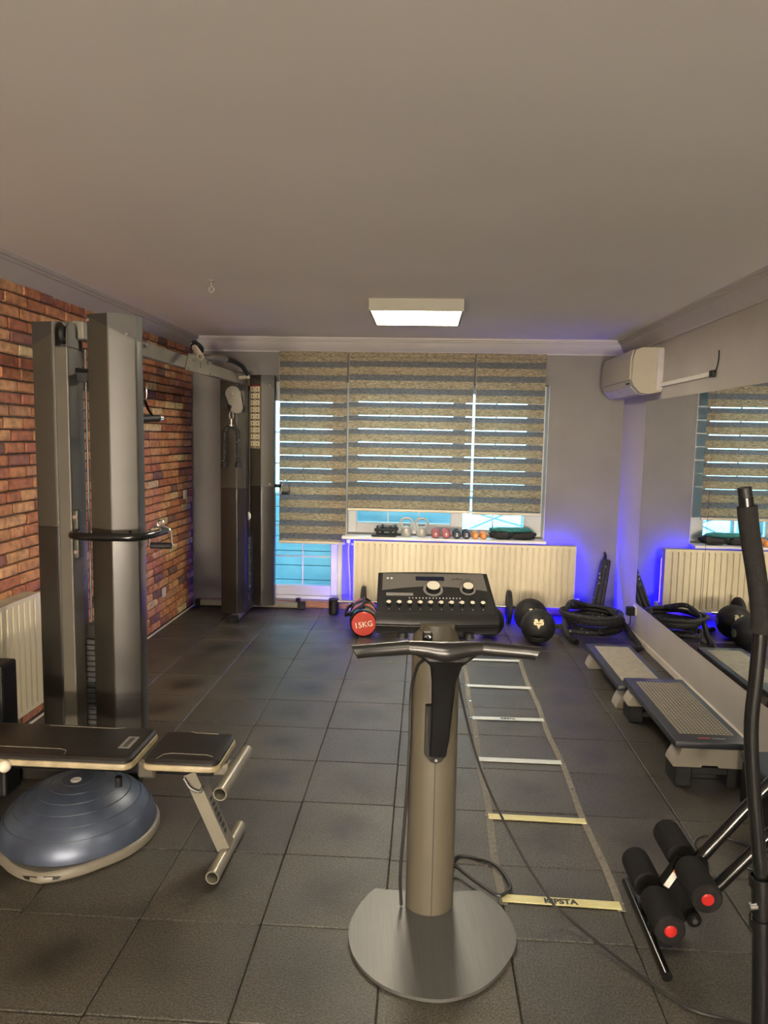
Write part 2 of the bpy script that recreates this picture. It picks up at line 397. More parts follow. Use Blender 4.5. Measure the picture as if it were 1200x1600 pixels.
# walls: the back one has openings for the balcony door and the window
DX0,DX1,DZ1=-1.50,-.740,2.05
WX0,WX1,WZ0,WZ1=-.710,1.072,.69,2.05
bm=B()
for a,b in (((XL-.1,0),(DX0,H)),((DX0,DZ1),(DX1,H)),((DX0,0),(DX1,.075)),((DX1,0),(WX0,H)),((WX0,0),(WX1,WZ0)),((WX0,WZ1),(WX1,H)),((WX1,0),(XR+.1,H))):
    box(bm,(a[0],YB,a[1]-(.12 if a[1]==0 else 0)),(b[0],YB+.22,b[1]))
struct('wall_back',bm,WALL)
struct('wall_right',box(B(),(XR,YF,-.12),(XR+.1,YB+.22,H)),WALLR)
struct('wall_front',box(B(),(XL-.1,YF-.1,-.12),(XR+.1,YF,H)),CEIL)
wl=struct('wall_left',box(B(),(XL-.1,YF,-.12),(XL,YB,H)),MORTAR)
# bricks of the left wall
LENS=[.150,.172,.190,.206,.225,.120]
def brick_bm(L,seed):
    rnd=random.Random(seed); bm=B(); h=.0525
    box(bm,(-.016,-L/2,-h/2),(.016,L/2,h/2),.006,1)
    for v in bm.verts:
        v.co+=Vector((rnd.uniform(-.0016,.0016),rnd.uniform(-.0028,.0028),rnd.uniform(-.0024,.0024)))
    return bm
BMESH=[]
for li,L in enumerate(LENS):
    for s in range(2):
        bm=brick_bm(L,li*7+s); me=bpy.data.meshes.new('brick'); bm.to_mesh(me); bm.free(); me.materials.append(BRICK); BMESH.append((L,me))
def px_of(p):
    d=Vector(p)-Vector((0,0,EYE)); z=d.dot(fw)
    if z<.1: return None
    return 600+F_PX*d.dot(rr)/z, 800-F_PX*d.dot(uu)/z
rb=random.Random(11); spots=[]
z=.045; row=0
while z<2.36:
    y=YB-.005-rb.uniform(0,.1)
    while y>1.6:
        k=rb.choices(range(12),weights=[1,1,3,3,4,4,3,3,2,2,.6,.6])[0]; L=BMESH[k][0]
        yc=y-L/2; p=px_of((XL,yc,z))
        seen = p is not None and -25<p[0]<305 and 400<p[1]<1120 and not (62<p[0]<84) and not (132<p[0]<200)
        spots.append((seen,yc,z,k,L)); y-=L+.010
    z+=.0628; row+=1
order=sorted([s for s in spots if s[0]],key=lambda s:(s[1]**2+4)/s[4])
single=set(id(s) for s in order[:300]); rest=B()
for s in spots:
    dx=rb.uniform(-.003,.003)
    if id(s) in single:
        o=bpy.data.objects.new('brick',BMESH[s[3]][1]); COL.objects.link(o); o.parent=wl; o.location=(XL+.004+dx,s[1],s[2]); o.rotation_euler=(rb.uniform(-.012,.012),0,0)
    else:
        t=bmesh.new(); t.from_mesh(BMESH[s[3]][1]); t.transform(Matrix.Translation((XL+.004+dx,s[1],s[2]))); join(rest,t)
o=obj('brick_courses',rest,BRICKI,wl); o['kind']='stuff'
# cornice (a stepped profile swept round three sides)
prof=[(0,2.308),(.012,2.308),(.016,2.322),(.028,2.330),(.052,2.352),(.072,2.384),(.078,2.396),(.092,2.399),(.094,2.410),(.108,2.413),(.110,2.43),(0,2.43)]
def cornice(name,fn,a,b):
    bm=B(); A=[bm.verts.new(fn(d,z,a,d)) for d,z in prof]; Bb=[bm.verts.new(fn(d,z,b,-d)) for d,z in prof]; n=len(prof)
    for i in range(n): bm.faces.new((A[i],A[(i+1)%n],Bb[(i+1)%n],Bb[i]))
    bm.faces.new(A); bm.faces.new(Bb[::-1]); return struct(name,bm,CORN,True)
cornice('trim_1',lambda d,z,t,m:(XL+d,t+m,z),YF,YB)
cornice('trim_2',lambda d,z,t,m:(t+m,YB-d,z),XL,XR)
cornice('trim_3',lambda d,z,t,m:(XR-d,t+m,z),YF,YB)
# baseboards
struct('baseboard_right',box(B(),(XR-.016,YF+.01,.0005),(XR-.0005,YB-.001,.05),.004),BASEB)
struct('baseboard_left',box(B(),(XL+.0225,YF+.01,.0005),(XL+.036,YB-.02,.012),.003),BASEB)
bm=B()
for a,b in ((XL+.04,DX0),(DX0,DX1),(DX1,XR-.02)): box(bm,(a+.001,YB-.014,.0005),(b-.001,YB-.0005,.062),.003)
struct('baseboard_back',bm,WOOD)

# ---------------------------------------------------------------- balcony door and window
def setting(name, loc):
    o=thing(name,None,None,loc); o['kind']='structure'; return o
dr=setting('door_1',(-1.12,6.55,.075))
bm=B()
box(bm,(DX0,6.54,.075),(DX0+.04,6.61,DZ1)); box(bm,(DX1-.04,6.54,.075),(DX1,6.61,DZ1)); box(bm,(DX0+.04,6.54,DZ1-.05),(DX1-.04,6.61,DZ1)); box(bm,(DX0+.04,6.54,.075),(DX1-.04,6.61,.105))
obj('door_frame',bm,PVC,dr)
gx0,gx1,gz0,gz1=-1.372,-.845,.198,1.88
bm=B()
box(bm,(DX0+.042,6.535,.108),(gx0,6.60,DZ1-.052),.004); box(bm,(gx1,6.535,.108),(DX1-.042,6.60,DZ1-.052),.004)
box(bm,(gx0,6.536,.108),(gx1,6.60,gz0),.004); box(bm,(gx0,6.536,gz1),(gx1,6.60,DZ1-.052),.004)
obj('door_sash',bm,PVC,dr)
def panes(parent,xs_,zs_,y):
    for i in range(len(xs_)-1):
        for j in range(len(zs_)-1):
            obj('pane',box(B(),(xs_[i]+.001,y-.003,zs_[j]+.001),(xs_[i+1]-.001,y+.003,zs_[j+1]-.001)),GLASS,parent)
    for x in xs_[1:-1]: obj('muntin',box(B(),(x-.006,y-.014,zs_[0]),(x+.006,y-.004,zs_[-1])),PVC,parent)
    for z in zs_[1:-1]: obj('muntin',box(B(),(xs_[0],y-.013,z-.006),(xs_[-1],y-.0045,z+.006)),PVC,parent)
panes(dr,[gx0,-1.107,gx1],[gz0,.468,.75,1.03,1.32,1.60,gz1],6.575)
bm=B(); box(bm,(-.815,6.515,1.02),(-.785,6.534,1.16),.004); tube(bm,[(-.80,6.535,1.11),(-.80,6.49,1.11),(-.90,6.485,1.11)],.009); obj('door_handle',bm,PVC,dr,True)
wn=setting('window_1',(.17,6.66,WZ0))
bm=B()
for a,b in (((WX0+.006,WZ0),(-.625,WZ1)),((.240,WZ0),(.350,WZ1)),((.905,WZ0),(WX1-.006,WZ1)),((-.625,WZ0),(.240,.785)),((.350,WZ0),(.905,.742)),((-.625,WZ1-.08),(.240,WZ1)),((.350,WZ1-.08),(.905,WZ1))):
    box(bm,(a[0],6.665,a[1]),(b[0],6.73,b[1]),.003)
obj('window_frame',bm,PVC,wn)
panes(wn,[-.625,-.335,-.05,.240],[.785,1.09,1.38,1.67,WZ1-.08],6.70)
panes(wn,[.350,.628,.905],[.742,1.09,1.38,1.67,WZ1-.08],6.70)
for xa in (WX0+.0005,WX1-.0055): obj('reveal_lining',box(B(),(xa,6.519,WZ0),(xa+.005,6.664,WZ1-.001)),PVC,wn)
obj('sill',box(B(),(WX0-.02,6.372,.664),(WX1+.0,6.664,.6895),.004),PVC,wn)

# ---------------------------------------------------------------- outside: balcony
bm=box(B(),(-6,6.76,-.25),(6,8.6,-.05)); struct('balcony_floor_slab',bm,OUTD)
par=thing('balcony_parapet','pale blue boarded balcony parapet seen through the door glass','parapet',(-2,7.3,-.05))
for k in range(7): obj('board',box(B(),(-5,7.30,-.05+k*.15),(.30,7.34,-.05+k*.15+.143),.004),OUTW,par)
obj('back_wall',box(B(),(-5,7.341,-.05),(.30,7.40,.995)),OUTL,par)
rl=thing('balcony_railing','thin metal railing with slanted bars outside the right part of the window','railing',(2.5,7.36,-.05))
for z in (.98,.12): obj('rail',tube(B(),[(.36,7.36,z),(5,7.36,z)],.016,8),OUTL,rl)
for k in range(8):
    x=.37+k*.62; obj('post',tube(B(),[(x,7.36,-.05),(x,7.36,.98)],.014,8),OUTL,rl)
    if k<7: obj('slanted_bar',tube(B(),[(x,7.36,.62),(x+.62,7.36,.90)],.008,6),OUTL,rl); obj('slanted_bar',tube(B(),[(x,7.36,.86),(x+.62,7.36,.70)],.008,6),OUTL,rl)
# ---------------------------------------------------------------- zebra blinds
def blind(x0,x1,zb,off,label,y=6.435):
    t=thing('zebra_blind',label,'blind',((x0+x1)/2,y,zb),0,'zebra blinds over the window and door')
    obj('headrail',box(B(),(x0,y-.02,2.262),(x1,y+.025,2.306),.006),BAND,t)
    z=2.262-off; top=2.262; rnd=random.Random(int(x0*100))
    # alternating bands from the top down
    first=True
    while top>zb+.022:
        lo=max(top-(.066 if not first else .03+off),zb+.022); first=False
        obj('woven_band',box(B(),(x0+.004,y-.002,lo),(x1-.004,y-.0005,top)),BAND,t)
        zc=lo; gap=0
        if 1.12<zc<1.95: gap=.0075 if zc>1.35 else .0045
        top=lo-gap
        if top<=zb+.03: break
        lo=max(top-(.051-gap),zb+.022)
        obj('sheer_band',box(B(),(x0+.004,y+.004,lo-.001),(x1-.004,y+.0055,top)),SHEER,t)
        top=lo
    obj('bottom_rail',box(B(),(x0+.002,y-.010,zb),(x1-.002,y+.010,zb+.024),.004),BRAIL,t)
    bm=B(); tube(bm,[(x0+.006,y-.024,2.27),(x0+.006,y-.026,1.05)],.0015,5); obj('pull_cord',bm,BRAIL,t)
    return t
blind(-1.306,-.702,.605,.012,'longest grey striped zebra blind, hanging over the balcony door')
blind(-.690,.404,.914,.0,'widest grey striped zebra blind, hanging over the window above the kettlebells')
blind(.414,1.022,.905,.0,'narrow grey striped zebra blind at the right side of the window')

# ---------------------------------------------------------------- radiators
def radiator(name,label,x0,x1,y0,z0,z1,T=None,pitch=.0515):
    """front face at y0 (towards -y), depth .085; T moves the finished thing"""
    loc=Vector(((x0+x1)/2,y0+.04,0)); t=thing(name,label,'radiator',loc)
    n=int(round((x1-x0-.03)/pitch)); p=(x1-x0-.03)/n; pr=[(x0+.0,0),(x0+.008,-.0),(x0+.015,0)]
    pr=[(x0,0.0)]
    for k in range(n):
        a=x0+.015+k*p; pr+=[(a+p*.06,0),(a+p*.16,.011),(a+p*.30,.011),(a+p*.40,0),(a+p*.98,0)]
    pr.append((x1,0.0)); bm=B(); zz=[z0,z0+.018,z0+.034,z1-.034,z1-.018,z1]; grid=[]
    for i,zv in enumerate(zz):
        grid.append([bm.verts.new((x,y0+(d if 2<=i<=3 else 0),zv)) for x,d in pr])
    for a,b in zip(grid,grid[1:]):
        for k in range(len(pr)-1): bm.faces.new((a[k],a[k+1],b[k+1],b[k]))
    obj('front_panel',bm,RAD,t)
    bm=B(); box(bm,(x0,y0+.0125,z0),(x1,y0+.085,z1-.006)); obj('body',bm,RAD,t)
    for xa,xb in ((x0-.003,x0+.0005),(x1-.0005,x1+.003)): obj('side_panel',box(B(),(xa,y0-.001,z0-.001),(xb,y0+.087,z1)),RAD,t)
    bm=B(); box(bm,(x0,y0+.001,z1-.005),(x1,y0+.014,z1+.001)); box(bm,(x0,y0+.072,z1-.005),(x1,y0+.086,z1+.001))
    k=0; xx=x0+.01
    while xx<x1-.01: box(bm,(xx,y0+.014,z1-.005),(xx+.004,y0+.072,z1)); xx+=.013
    obj('top_grille',bm,RADD,t)
    return t
ra=radiator('radiator','long cream panel radiator with vertical ribs under the window',-.615,1.325,6.348,.105,.655)
bm=B(); cyl(bm,(-.645,6.40,.615),(-.615,6.40,.615),.012); cyl(bm,(-.668,6.38,.63),(-.668,6.38,.66),.019,bev=.003); tube(bm,[(-.655,6.40,.615),(-.668,6.40,.615),(-.668,6.40,.645)],.010)
obj('valve',bm,WHITEP,ra,True)
obj('pipe',tube(B(),[(-.668,6.40,.61),(-.668,6.41,.5),(-.655,6.44,.2),(-.655,6.44,.002)],.0075,8,smooth_n=4),WHITEP,ra,True)
bm=B(); cyl(bm,(1.328,6.40,.14),(1.37,6.40,.14),.012); cyl(bm,(1.365,6.40,.14),(1.365,6.40,.185),.021,bev=.003); obj('drain_valve',bm,WHITEP,ra,True)
for x in (-.3,.95): obj('bracket',box(B(),(x-.02,6.433,.2),(x+.02,6.5195,.6)),RAD,ra)
# side radiator on the brick wall: the same shape turned by 90 degrees
rb_=radiator('radiator','cream panel radiator on the brick wall beside the tall near column',0,1.5,0,.135,.735)
rb_.location=(-2.05,2.9,0); rb_.rotation_euler=(0,0,PI/2)
# the local front faces -y; turned by +90 degrees it faces +x
# LED tape stuck behind the window radiator
lt=obj('led_strip',tube(B(),[(-.60,6.480,.635),(1.05,6.480,.635),(1.09,6.480,.59),(1.29,6.480,.58),(1.312,6.480,.55),(1.312,6.480,.16),(1.28,6.480,.13),(-.60,6.480,.13)],.007,6,closed=True),LEDM)
tag(lt,'glowing blue light strip stuck round the back of the window radiator','light strip')

# ---------------------------------------------------------------- ceiling lamps
def panel_lamp(x0,x1,y0,y1,label):
    t=thing('ceiling_lamp',label,'lamp',((x0+x1)/2,(y0+y1)/2,2.36))
    bm=B(); zt,zb=2.4295,2.355
    for a,b in (((x0,y0),(x1,y0+.014)),((x0,y1-.014),(x1,y1)),((x0,y0+.014),(x0+.014,y1-.014)),((x1-.014,y0+.014),(x1,y1-.014))): box(bm,(a[0],a[1],zb),(b[0],b[1],zt))
    obj('frame',bm,LAMPF,t)
    obj('diffuser',box(B(),(x0+.0145,y0+.0145,2.359),(x1-.0145,y1-.0145,2.364)),DIFF,t)
    return t
panel_lamp(-.375,.212,4.59,5.20,'square white ceiling lamp panel glowing above the middle of the gym')
panel_lamp(-.375,.212,.15,.76,'unseen square ceiling lamp panel above the place of the photographer')  # unseen panel, set from highlights and to help light ceiling and walls
panel_lamp(-.375,.212,-4.2,-3.61,'unseen square ceiling lamp panel added over the far rear part of the gym')  # added out of view for more light on ceiling and walls
def globe(x,y,label):  # unseen globes, added only to brighten the ceiling and walls
    t=thing('fill_globe',label,'lamp',(x,y,0),0,'added unseen fill lamps at the rear of the gym')
    obj('foot',lathe(B(),[(0,.001),(.15,.001),(.15,.012),(.02,.03),(.014,.05),(.014,.62),(.05,.64),(.06,.66),(0,.66)],(x,y,0),(0,0,1),24),LAMPF,t,True)
    obj('globe',ball(B(),(x,y,.86),.20,24,14),FILLM,t,True)
for x,w in ((-1.5,'left'),(-.1,'middle'),(1.2,'right')): globe(x,YF+.5,'unseen opal globe lamp added as fill light by the rear wall, the %s one of three'%w)
# ceiling hook
t=thing('ceiling_hook','small metal eye hook screwed into the ceiling on the left','hook',(-1.218,4.104,2.43))
obj('plate',cyl(B(),(-1.218,4.104,2.4295),(-1.218,4.104,2.424),.016),LAMPF,t)
obj('ring',tube(B(),[(-1.218,4.104,2.424),(-1.218,4.104,2.395)]+[(-1.218+.015*math.sin(a),4.104,2.38+.015*math.cos(a)) for a in [k*PI/6 for k in range(12)]],.004,8),LAMPF,t,True)

# ---------------------------------------------------------------- right wall: mirror, air conditioner, sockets
mr=thing('wall_mirror','large wall mirror in panels reflecting the window and radiator','mirror',(XR-.004,4,.29))
for a,b in ((4.475,5.84),(3.105,4.471),(1.735,3.101),(.40,1.731)):
    obj('mirror_panel',box(B(),(XR-.0065,a,.289),(XR-.0008,b,1.889),.0012,1),MIRR,mr)
ac=thing('air_conditioner','cream wall air conditioner near the right rear ceiling corner','air conditioner',(1.6,5.95,1.93))
prof=[(XR-.002,1.945),(XR-.002,2.262),(1.56,2.262),(1.515,2.245),(1.497,2.18),(1.497,2.02),(1.51,1.985),(1.56,1.935),(1.62,1.925)]
def sweep_y(prof,y0,y1): return extrude(B(),[(x,y0,z) for x,z in prof],(0,y1-y0,0))
obj('body',sweep_y(prof,5.50,6.42),ACW,ac)
obj('front_cover',sweep_y([(1.4965,2.03),(1.4965,2.18),(1.512,2.244),(1.505,2.25),(1.486,2.185),(1.486,2.03)],5.535,6.40),ACW,ac)
bm=B(); box(bm,(1.52,5.54,1.925),(1.60,6.38,1.934),rot=None); obj('air_outlet',extrude(B(),[(1.507,5.56,1.984),(1.558,5.56,1.931),(1.554,5.56,1.927),(1.502,5.56,1.98)],(0,.80,0)),ACG,ac); bm.free()
obj('display',box(B(),(1.4935,5.58,1.998),(1.498,5.66,2.012),.001),BLK,ac)
obj('mounting_plate',box(B(),(XR-.045,5.488,1.955),(XR-.001,5.4995,2.25)),ACG,ac)
obj('flap',extrude(B(),[(1.56,5.56,1.9335),(1.61,5.56,1.9235),(1.61,5.56,1.9195),(1.558,5.56,1.9285)],(0,.80,0)),ACW,ac)
cd=thing('cable_duct','white cable duct running from the air conditioner along the wall','cable duct',(XR,5.0,2.0))
obj('channel',box(B(),(XR-.022,4.55,1.978),(XR-.001,5.485,2.006),.003),WHITEP,cd)
obj('end_clip',box(B(),(XR-.026,4.50,1.972),(XR-.001,4.549,2.012),.003),BLK,cd)
obj('wire',tube(B(),[(XR-.012,4.51,1.995),(XR-.015,4.46,2.02),(XR-.015,4.44,2.07),(XR-.012,4.45,2.12)],.004,6,smooth_n=5),BLK,cd,True)
so=thing('wall_socket','white wall socket with black adapter at the far end of the mirror','socket',(XR,5.86,.22))
obj('plate',box(B(),(XR-.012,5.80,.19),(XR-.001,5.88,.27),.004),WHITEP,so)
ad=obj('adapter',box(B(),(XR-.075,5.815,.185),(XR-.0125,5.865,.255),.006,2),BLK,so)
obj('adapter_cord',tube(B(),[(XR-.04,5.84,.185),(XR-.04,5.84,.12),(XR-.05,5.90,.09),(XR-.03,6.1,.075),(XR-.025,6.25,.05),(XR-.03,6.3,.004)],.0035,6,smooth_n=5),BLK,so,True)
sk=thing('wall_socket','white single socket low on the brick wall','socket',(XL+.02,5.70,.285))
obj('plate',box(B(),(XL+.021,5.66,.245),(XL+.032,5.74,.325),.004),CREAM,sk); obj('insert',cyl(B(),(XL+.0315,5.70,.285),(XL+.034,5.70,.285),.024),WHITEP,sk); bm=B()
for dy in (-.009,.009): cyl(bm,(XL+.0338,5.70+dy,.285),(XL+.0346,5.70+dy,.285),.003,8)
obj('pin_hole',bm,BLK,sk)
sk=thing('wall_switch','small white switch midway up the brick wall near the far column','switch',(XL+.02,6.25,1.04))
obj('plate',box(B(),(XL+.021,6.21,1.0),(XL+.031,6.29,1.08),.004),WHITEP,sk); obj('rocker',box(B(),(XL+.0305,6.225,1.015),(XL+.035,6.275,1.065),.002),WHITEP,sk)

# ---------------------------------------------------------------- cable crossover machine
cm=thing('cable_crossover','grey two column cable crossover machine along the brick wall','gym machine',(-1.55,4.7,0))
ZS,ZT=1.125,2.085
def shroud(plan,high):
    """two-tone folded cover; high = index-wise top heights of the cut upper panel"""
    for nm,m_,z0,z1 in (('upper_cover',GREY,ZS+.002,high),('lower_cover',DGREY,.06,ZS)):
        bm=prism(B(),plan,z0,z1); ed=[e for e in bm.edges if (e.verts[0].co-e.verts[1].co).xy.length<1e-5]
        bmesh.ops.bevel(bm,geom=ed,offset=.007,segments=3,profile=.5,affect='EDGES'); obj(nm,bm,m_,cm,True)
    cx=sum(p[0] for p in plan)/len(plan); cy=sum(p[1] for p in plan)/len(plan)
    obj('top_cap',prism(B(),[(cx+(x-cx)*.985,cy+(y-cy)*.985) for x,y in plan],min(high)-.02,ZT),CAPD,cm)
    for (x,y),h in zip(plan,high):
        pass
def hexb(cx,cy,s): return [(cx+x,cy+y*s) for x,y in ((-.11,-.03),(.0,-.075),(.11,-.035),(.11,.04),(0,.075),(-.11,.04))]
def hexa(cx,cy,s): return [(cx+x,cy+y*s) for x,y in ((-.105,-.06),(.04,-.08),(.10,-.02),(.10,.06),(0,.08),(-.105,.06))]
def slant(plan,left_high):
    x0=min(p[0] for p in plan); x1=max(p[0] for p in plan); out=[]
    for x,y in plan:
        f=(x-x0)/(x1-x0); f=f if left_high else 1-f
        out.append(ZT-.006-.105*f)
    return out
for (bx,by,ax,ay,s,px_,post_y,sx,sy) in ((-1.367,3.16,-1.745,3.42,1,-1.58,3.10,-1.515,3.22),(-1.43,6.335,-1.605,6.05,1,-1.58,6.27,-1.55,6.155)):
    near=by<4
    pb=hexb(bx,by,1); pa=hexa(ax,ay,1)
    if near: pa=[(ax+x,ay-y) for x,y in ((-.105,.06),(.0,.08),(.10,.06),(.10,-.02),(.04,-.08),(-.105,-.06))][::-1]
    shroud(pb,slant(pb,True)); shroud(pa,slant(pa,False))
    # screws on the covers
    for plan,pts in ((pb,(( .075,ZS+.02),(.075,2.0),(-.1,2.06))),):
        for dx,z in pts:
            a,b=(plan[1],plan[2]) if dx>0 else (plan[0],plan[1])
            f=(bx+dx-a[0])/(b[0]-a[0]); yy=a[1]+(b[1]-a[1])*f
            obj('screw',cyl(B(),(bx+dx,yy-.006,z),(bx+dx,yy+.002,z),.007,10),CHROME,cm)
    # upright post with the rounded pulley head
    obj('post',box(B(),(px_-.03,post_y,.06),(px_+.03,post_y+.10,1.945),.006,2),GREYL,cm)
    for xx in (px_-.03,px_+.024):
        n=12; pl=[(xx,post_y,1.946),(xx,post_y+.10,1.946)]+[(xx,post_y+.05+.05*math.cos(PI*k/n),2.005+.05*math.sin(PI*k/n)) for k in range(n+1)]
        obj('pulley_cheek',extrude(B(),pl,(.006,0,0)),GREY,cm)
    obj('pulley_wheel',lathe(B(),[(.0,-.012),(.042,-.012),(.036,-.004),(.036,.004),(.042,.012),(0,.012)],(px_,post_y+.05,2.0),(1,0,0),20),RUB,cm,True)
    # weight stack: single plates on two guide rods
    top=.62 if near else .70; n=19; hh=(top-.13)/n
    pm=None
    for k in range(n):
        z=.13+k*hh
        if pm is None:
            bm=box(B(),(sx-.055,sy,z),(sx+.055,sy+.075,z+hh-.003),.002); pm=obj('weight_plate',bm,STEEL,cm)
            q0=z
        else:
            c=pm.copy(); COL.objects.link(c); c.parent=cm; c.location=(pm.location.x,pm.location.y,pm.location.z+z-q0)
    bm=B()
    for k in range(n): cyl(bm,(sx+.012,sy-.0015,.13+k*hh+hh/2),(sx+.012,sy+.001,.13+k*hh+hh/2),.006,8)
    obj('pin_hole',bm,BLK,cm)
    obj('head_plate',box(B(),(sx-.045,sy+.01,top),(sx+.045,sy+.065,top+.07),.004),DGREY,cm)
    for dx in (-.035,.035): obj('guide_rod',cyl(B(),(sx+dx,sy+.045,.06),(sx+dx,sy+.045,1.95),.006,8),STEEL,cm,True)
    obj('cable',tube(B(),[(sx,sy+.04,top+.07),(sx,sy+.04,1.99)],.003,6),BLK,cm)
    obj('floating_pulley',lathe(B(),[(0,-.010),(.040,-.010),(.034,0),(.040,.010),(0,.010)],(sx+.01,sy+.04,top+.17),(.5,1,0),18),BLK if near else WHITEP,cm,True)
    obj('pulley_hook',tube(B(),[(sx+.01,sy+.04,top+.13),(sx+.02,sy+.04,top+.105),(sx,sy+.04,top+.07)],.005,6),CHROME,cm)
    obj('stack_rest',box(B(),(sx-.06,sy-.005,.06),(sx+.06,sy+.085,.128),.004),DGREY,cm)
# base tubes with end caps
def base_tube(a,b,caps):
    obj('base_tube',box(B(),a,b,.006,2),SILV,cm)
    for p,q in caps: obj('end_cap',box(B(),p,q,.005),BLK,cm)
base_tube((-2.03,6.425,.012),(-1.13,6.475,.062),(((-2.075,6.42,.001),(-2.03,6.48,.066)),((-1.13,6.42,.001),(-1.065,6.48,.066))))
base_tube((-1.615,5.93,.012),(-1.545,6.424,.055),(((-1.62,5.87,.001),(-1.54,5.93,.058)),))
SILV_=SILV; SILV=DGREY  # near tubes given a dark colour to match the shade under the bench
base_tube((-2.0,3.05,.012),(-1.30,3.10,.062),(((-2.045,3.045,.001),(-2.0,3.105,.066)),((-1.30,3.045,.001),(-1.25,3.105,.066))))
base_tube((-1.615,3.10,.012),(-1.545,3.60,.055),(((-1.62,3.6,.001),(-1.54,3.66,.058)),))
SILV=SILV_
obj('foot_knob',cyl(B(),(-1.13,6.45,.066),(-1.13,6.45,.10),.022,bev=.004),BLK,cm)
obj('yellow_selector_pin',cyl(B(),(-1.553,6.10,.215),(-1.553,6.156,.215),.017,bev=.004),YEL,cm,True)
# overhead beam, its joint plate and bolts
BEAM=mat('beam_pale_paint',(.17,.155,.125),.42)
obj('beam',box(B(),(-1.578,3.201,1.987),(-1.525,6.268,2.068),.006,2),BEAM,cm)
obj('joint_plate',extrude(B(),[(-1.5245,4.55,1.975),(-1.5245,5.12,1.98),(-1.5245,5.12,2.072),(-1.5245,4.95,2.085),(-1.5245,4.62,2.085)],(.006,0,0)),BEAM,cm)
for y,z in ((3.90,2.045),(4.6,1.985),(5.05,1.99),(4.7,2.05),(5.0,2.06)): obj('bolt',cyl(B(),(-1.526,y,z),(-1.510,y,z),.011,10),CHROME,cm)
obj('plate_mark',text_bm('2',.05,frame3((-1.5178,4.86,2.03),(0,1,0),(0,0,1))),DMARK,cm)
# pull-up grips bolted on the beam
pipe(bm:=B(),(-1.36,4.36,2.035),(-1.49,4.62,2.135),.019); obj('pull_up_tube',bm,CREAM,cm,True)
obj('pull_up_grip',tube(B(),[(-1.46,4.56,2.112),(-1.515,4.72,2.152),(-1.555,4.95,2.158),(-1.57,5.02,2.15)],.026,12,smooth_n=4),FOAM,cm,True)
obj('pull_up_grip',tube(B(),[(-1.58,4.98,2.085),(-1.50,5.06,2.105),(-1.46,5.25,2.115)],.026,12,smooth_n=4,),GREYL,cm,True)
obj('pull_up_bar',tube(B(),[(-1.46,5.25,2.11),(-1.46,5.45,2.12),(-1.44,5.66,2.10),(-1.43,5.78,2.05)],[.020,.017,.017,.017],10,smooth_n=5),FOAM,cm,True)
obj('pull_up_tube',tube(B(),[(-1.43,5.77,2.055),(-1.432,5.82,2.032),(-1.53,5.90,2.03)],.014,10),CREAM,cm,True)
# high pulley of the far column facing the room
def teardrop(y): 
    pts=[]; 
    for k in range(13): a=PI*.06+PI*.98*k/12; pts.append((-1.575+.062*math.cos(a),y,1.90+.062*math.sin(a)))
    for k in range(11): a=PI+PI*.95*k/10; pts.append((-1.545+.055*math.cos(a),y,1.80+.055*math.sin(a)))
    return pts
obj('pulley_bracket',box(B(),(-1.52,5.93,1.80),(-1.49,6.03,1.98),.004),GREYL,cm)
obj('pulley_arm',box(B(),(-1.535,5.915,1.93),(-1.488,5.955,1.975)),BLK,cm); obj('pulley_arm',box(B(),(-1.535,5.915,1.76),(-1.488,5.955,1.805)),BLK,cm)
PULP=mat('pulley_plate_paint',(.20,.185,.155),.45)
for yy in (5.885,5.93): obj('pulley_plate',extrude(B(),teardrop(yy),(0,.006,0)),PULP,cm)
obj('pulley_wheel',lathe(B(),[(0,-.015),(.075,-.015),(.06,0),(.075,.015),(0,.015)],(-1.60,5.912,1.86),(0,1,0),20),RUB,cm,True)
obj('pulley_bolt',cyl(B(),(-1.575,5.878,1.90),(-1.575,5.886,1.90),.010,10),CHROME,cm)
obj('stopper_ball',ball(B(),(-1.60,5.905,1.795),.027,12,8),BLK,cm,True)
# exercise chart on the far column: a sheet with two columns of little pictures
pb=hexb(-1.43,6.335,1); pA,pB_=Vector((pb[0][0],pb[0][1],0)),Vector((pb[1][0],pb[1][1],0)); dv=(pB_-pA).normalized(); nv=Vector((dv.y,-dv.x,0)); 
sheet=extrude(B(),[pA+dv*.008+nv*.0005+Vector((0,0,z)) for z in ()] or [pA+dv*a+nv*.0006+Vector((0,0,z)) for a,z in ((.008,1.455),(.112,1.455),(.112,1.995),(.008,1.995))],nv*.001)
obj('exercise_chart',sheet,CHART,cm)
for r_ in range(9):
    for c_ in range(2):
        a0=.012+c_*.050; z1=1.985-r_*.0585
        obj('chart_picture',extrude(B(),[pA+dv*a+nv*.0017+Vector((0,0,z)) for a,z in ((a0,z1-.040),(a0+.044,z1-.040),(a0+.044,z1),(a0,z1))],nv*.0012),STICK,cm)
bm=B()
for r_ in range(9):
    for c_ in range(2):
        a0=.012+c_*.050; z1=1.985-r_*.0585
        for (u0,u1,v0,v1) in ((.008,.036,-.053,-.045),(.018,.025,-.032,-.012),(.015,.030,-.018,-.014)):
            extrude(bm,[pA+dv*(a0+u)+nv*.0030+Vector((0,0,z1+v)) for u,v in ((u0,v0),(u1,v0),(u1,v1),(u0,v1))],nv*.0003)
o=obj('chart_print',bm,DMARK,cm); o['kind']='stuff'
bm=B()
for z in (1.992,): extrude(bm,[pA+dv*u+nv*.0017+Vector((0,0,z+v)) for u,v in ((.008,-.004),(.112,-.004),(.112,.004),(.008,.004))],nv*.0005)
obj('chart_border',bm,RED,cm)
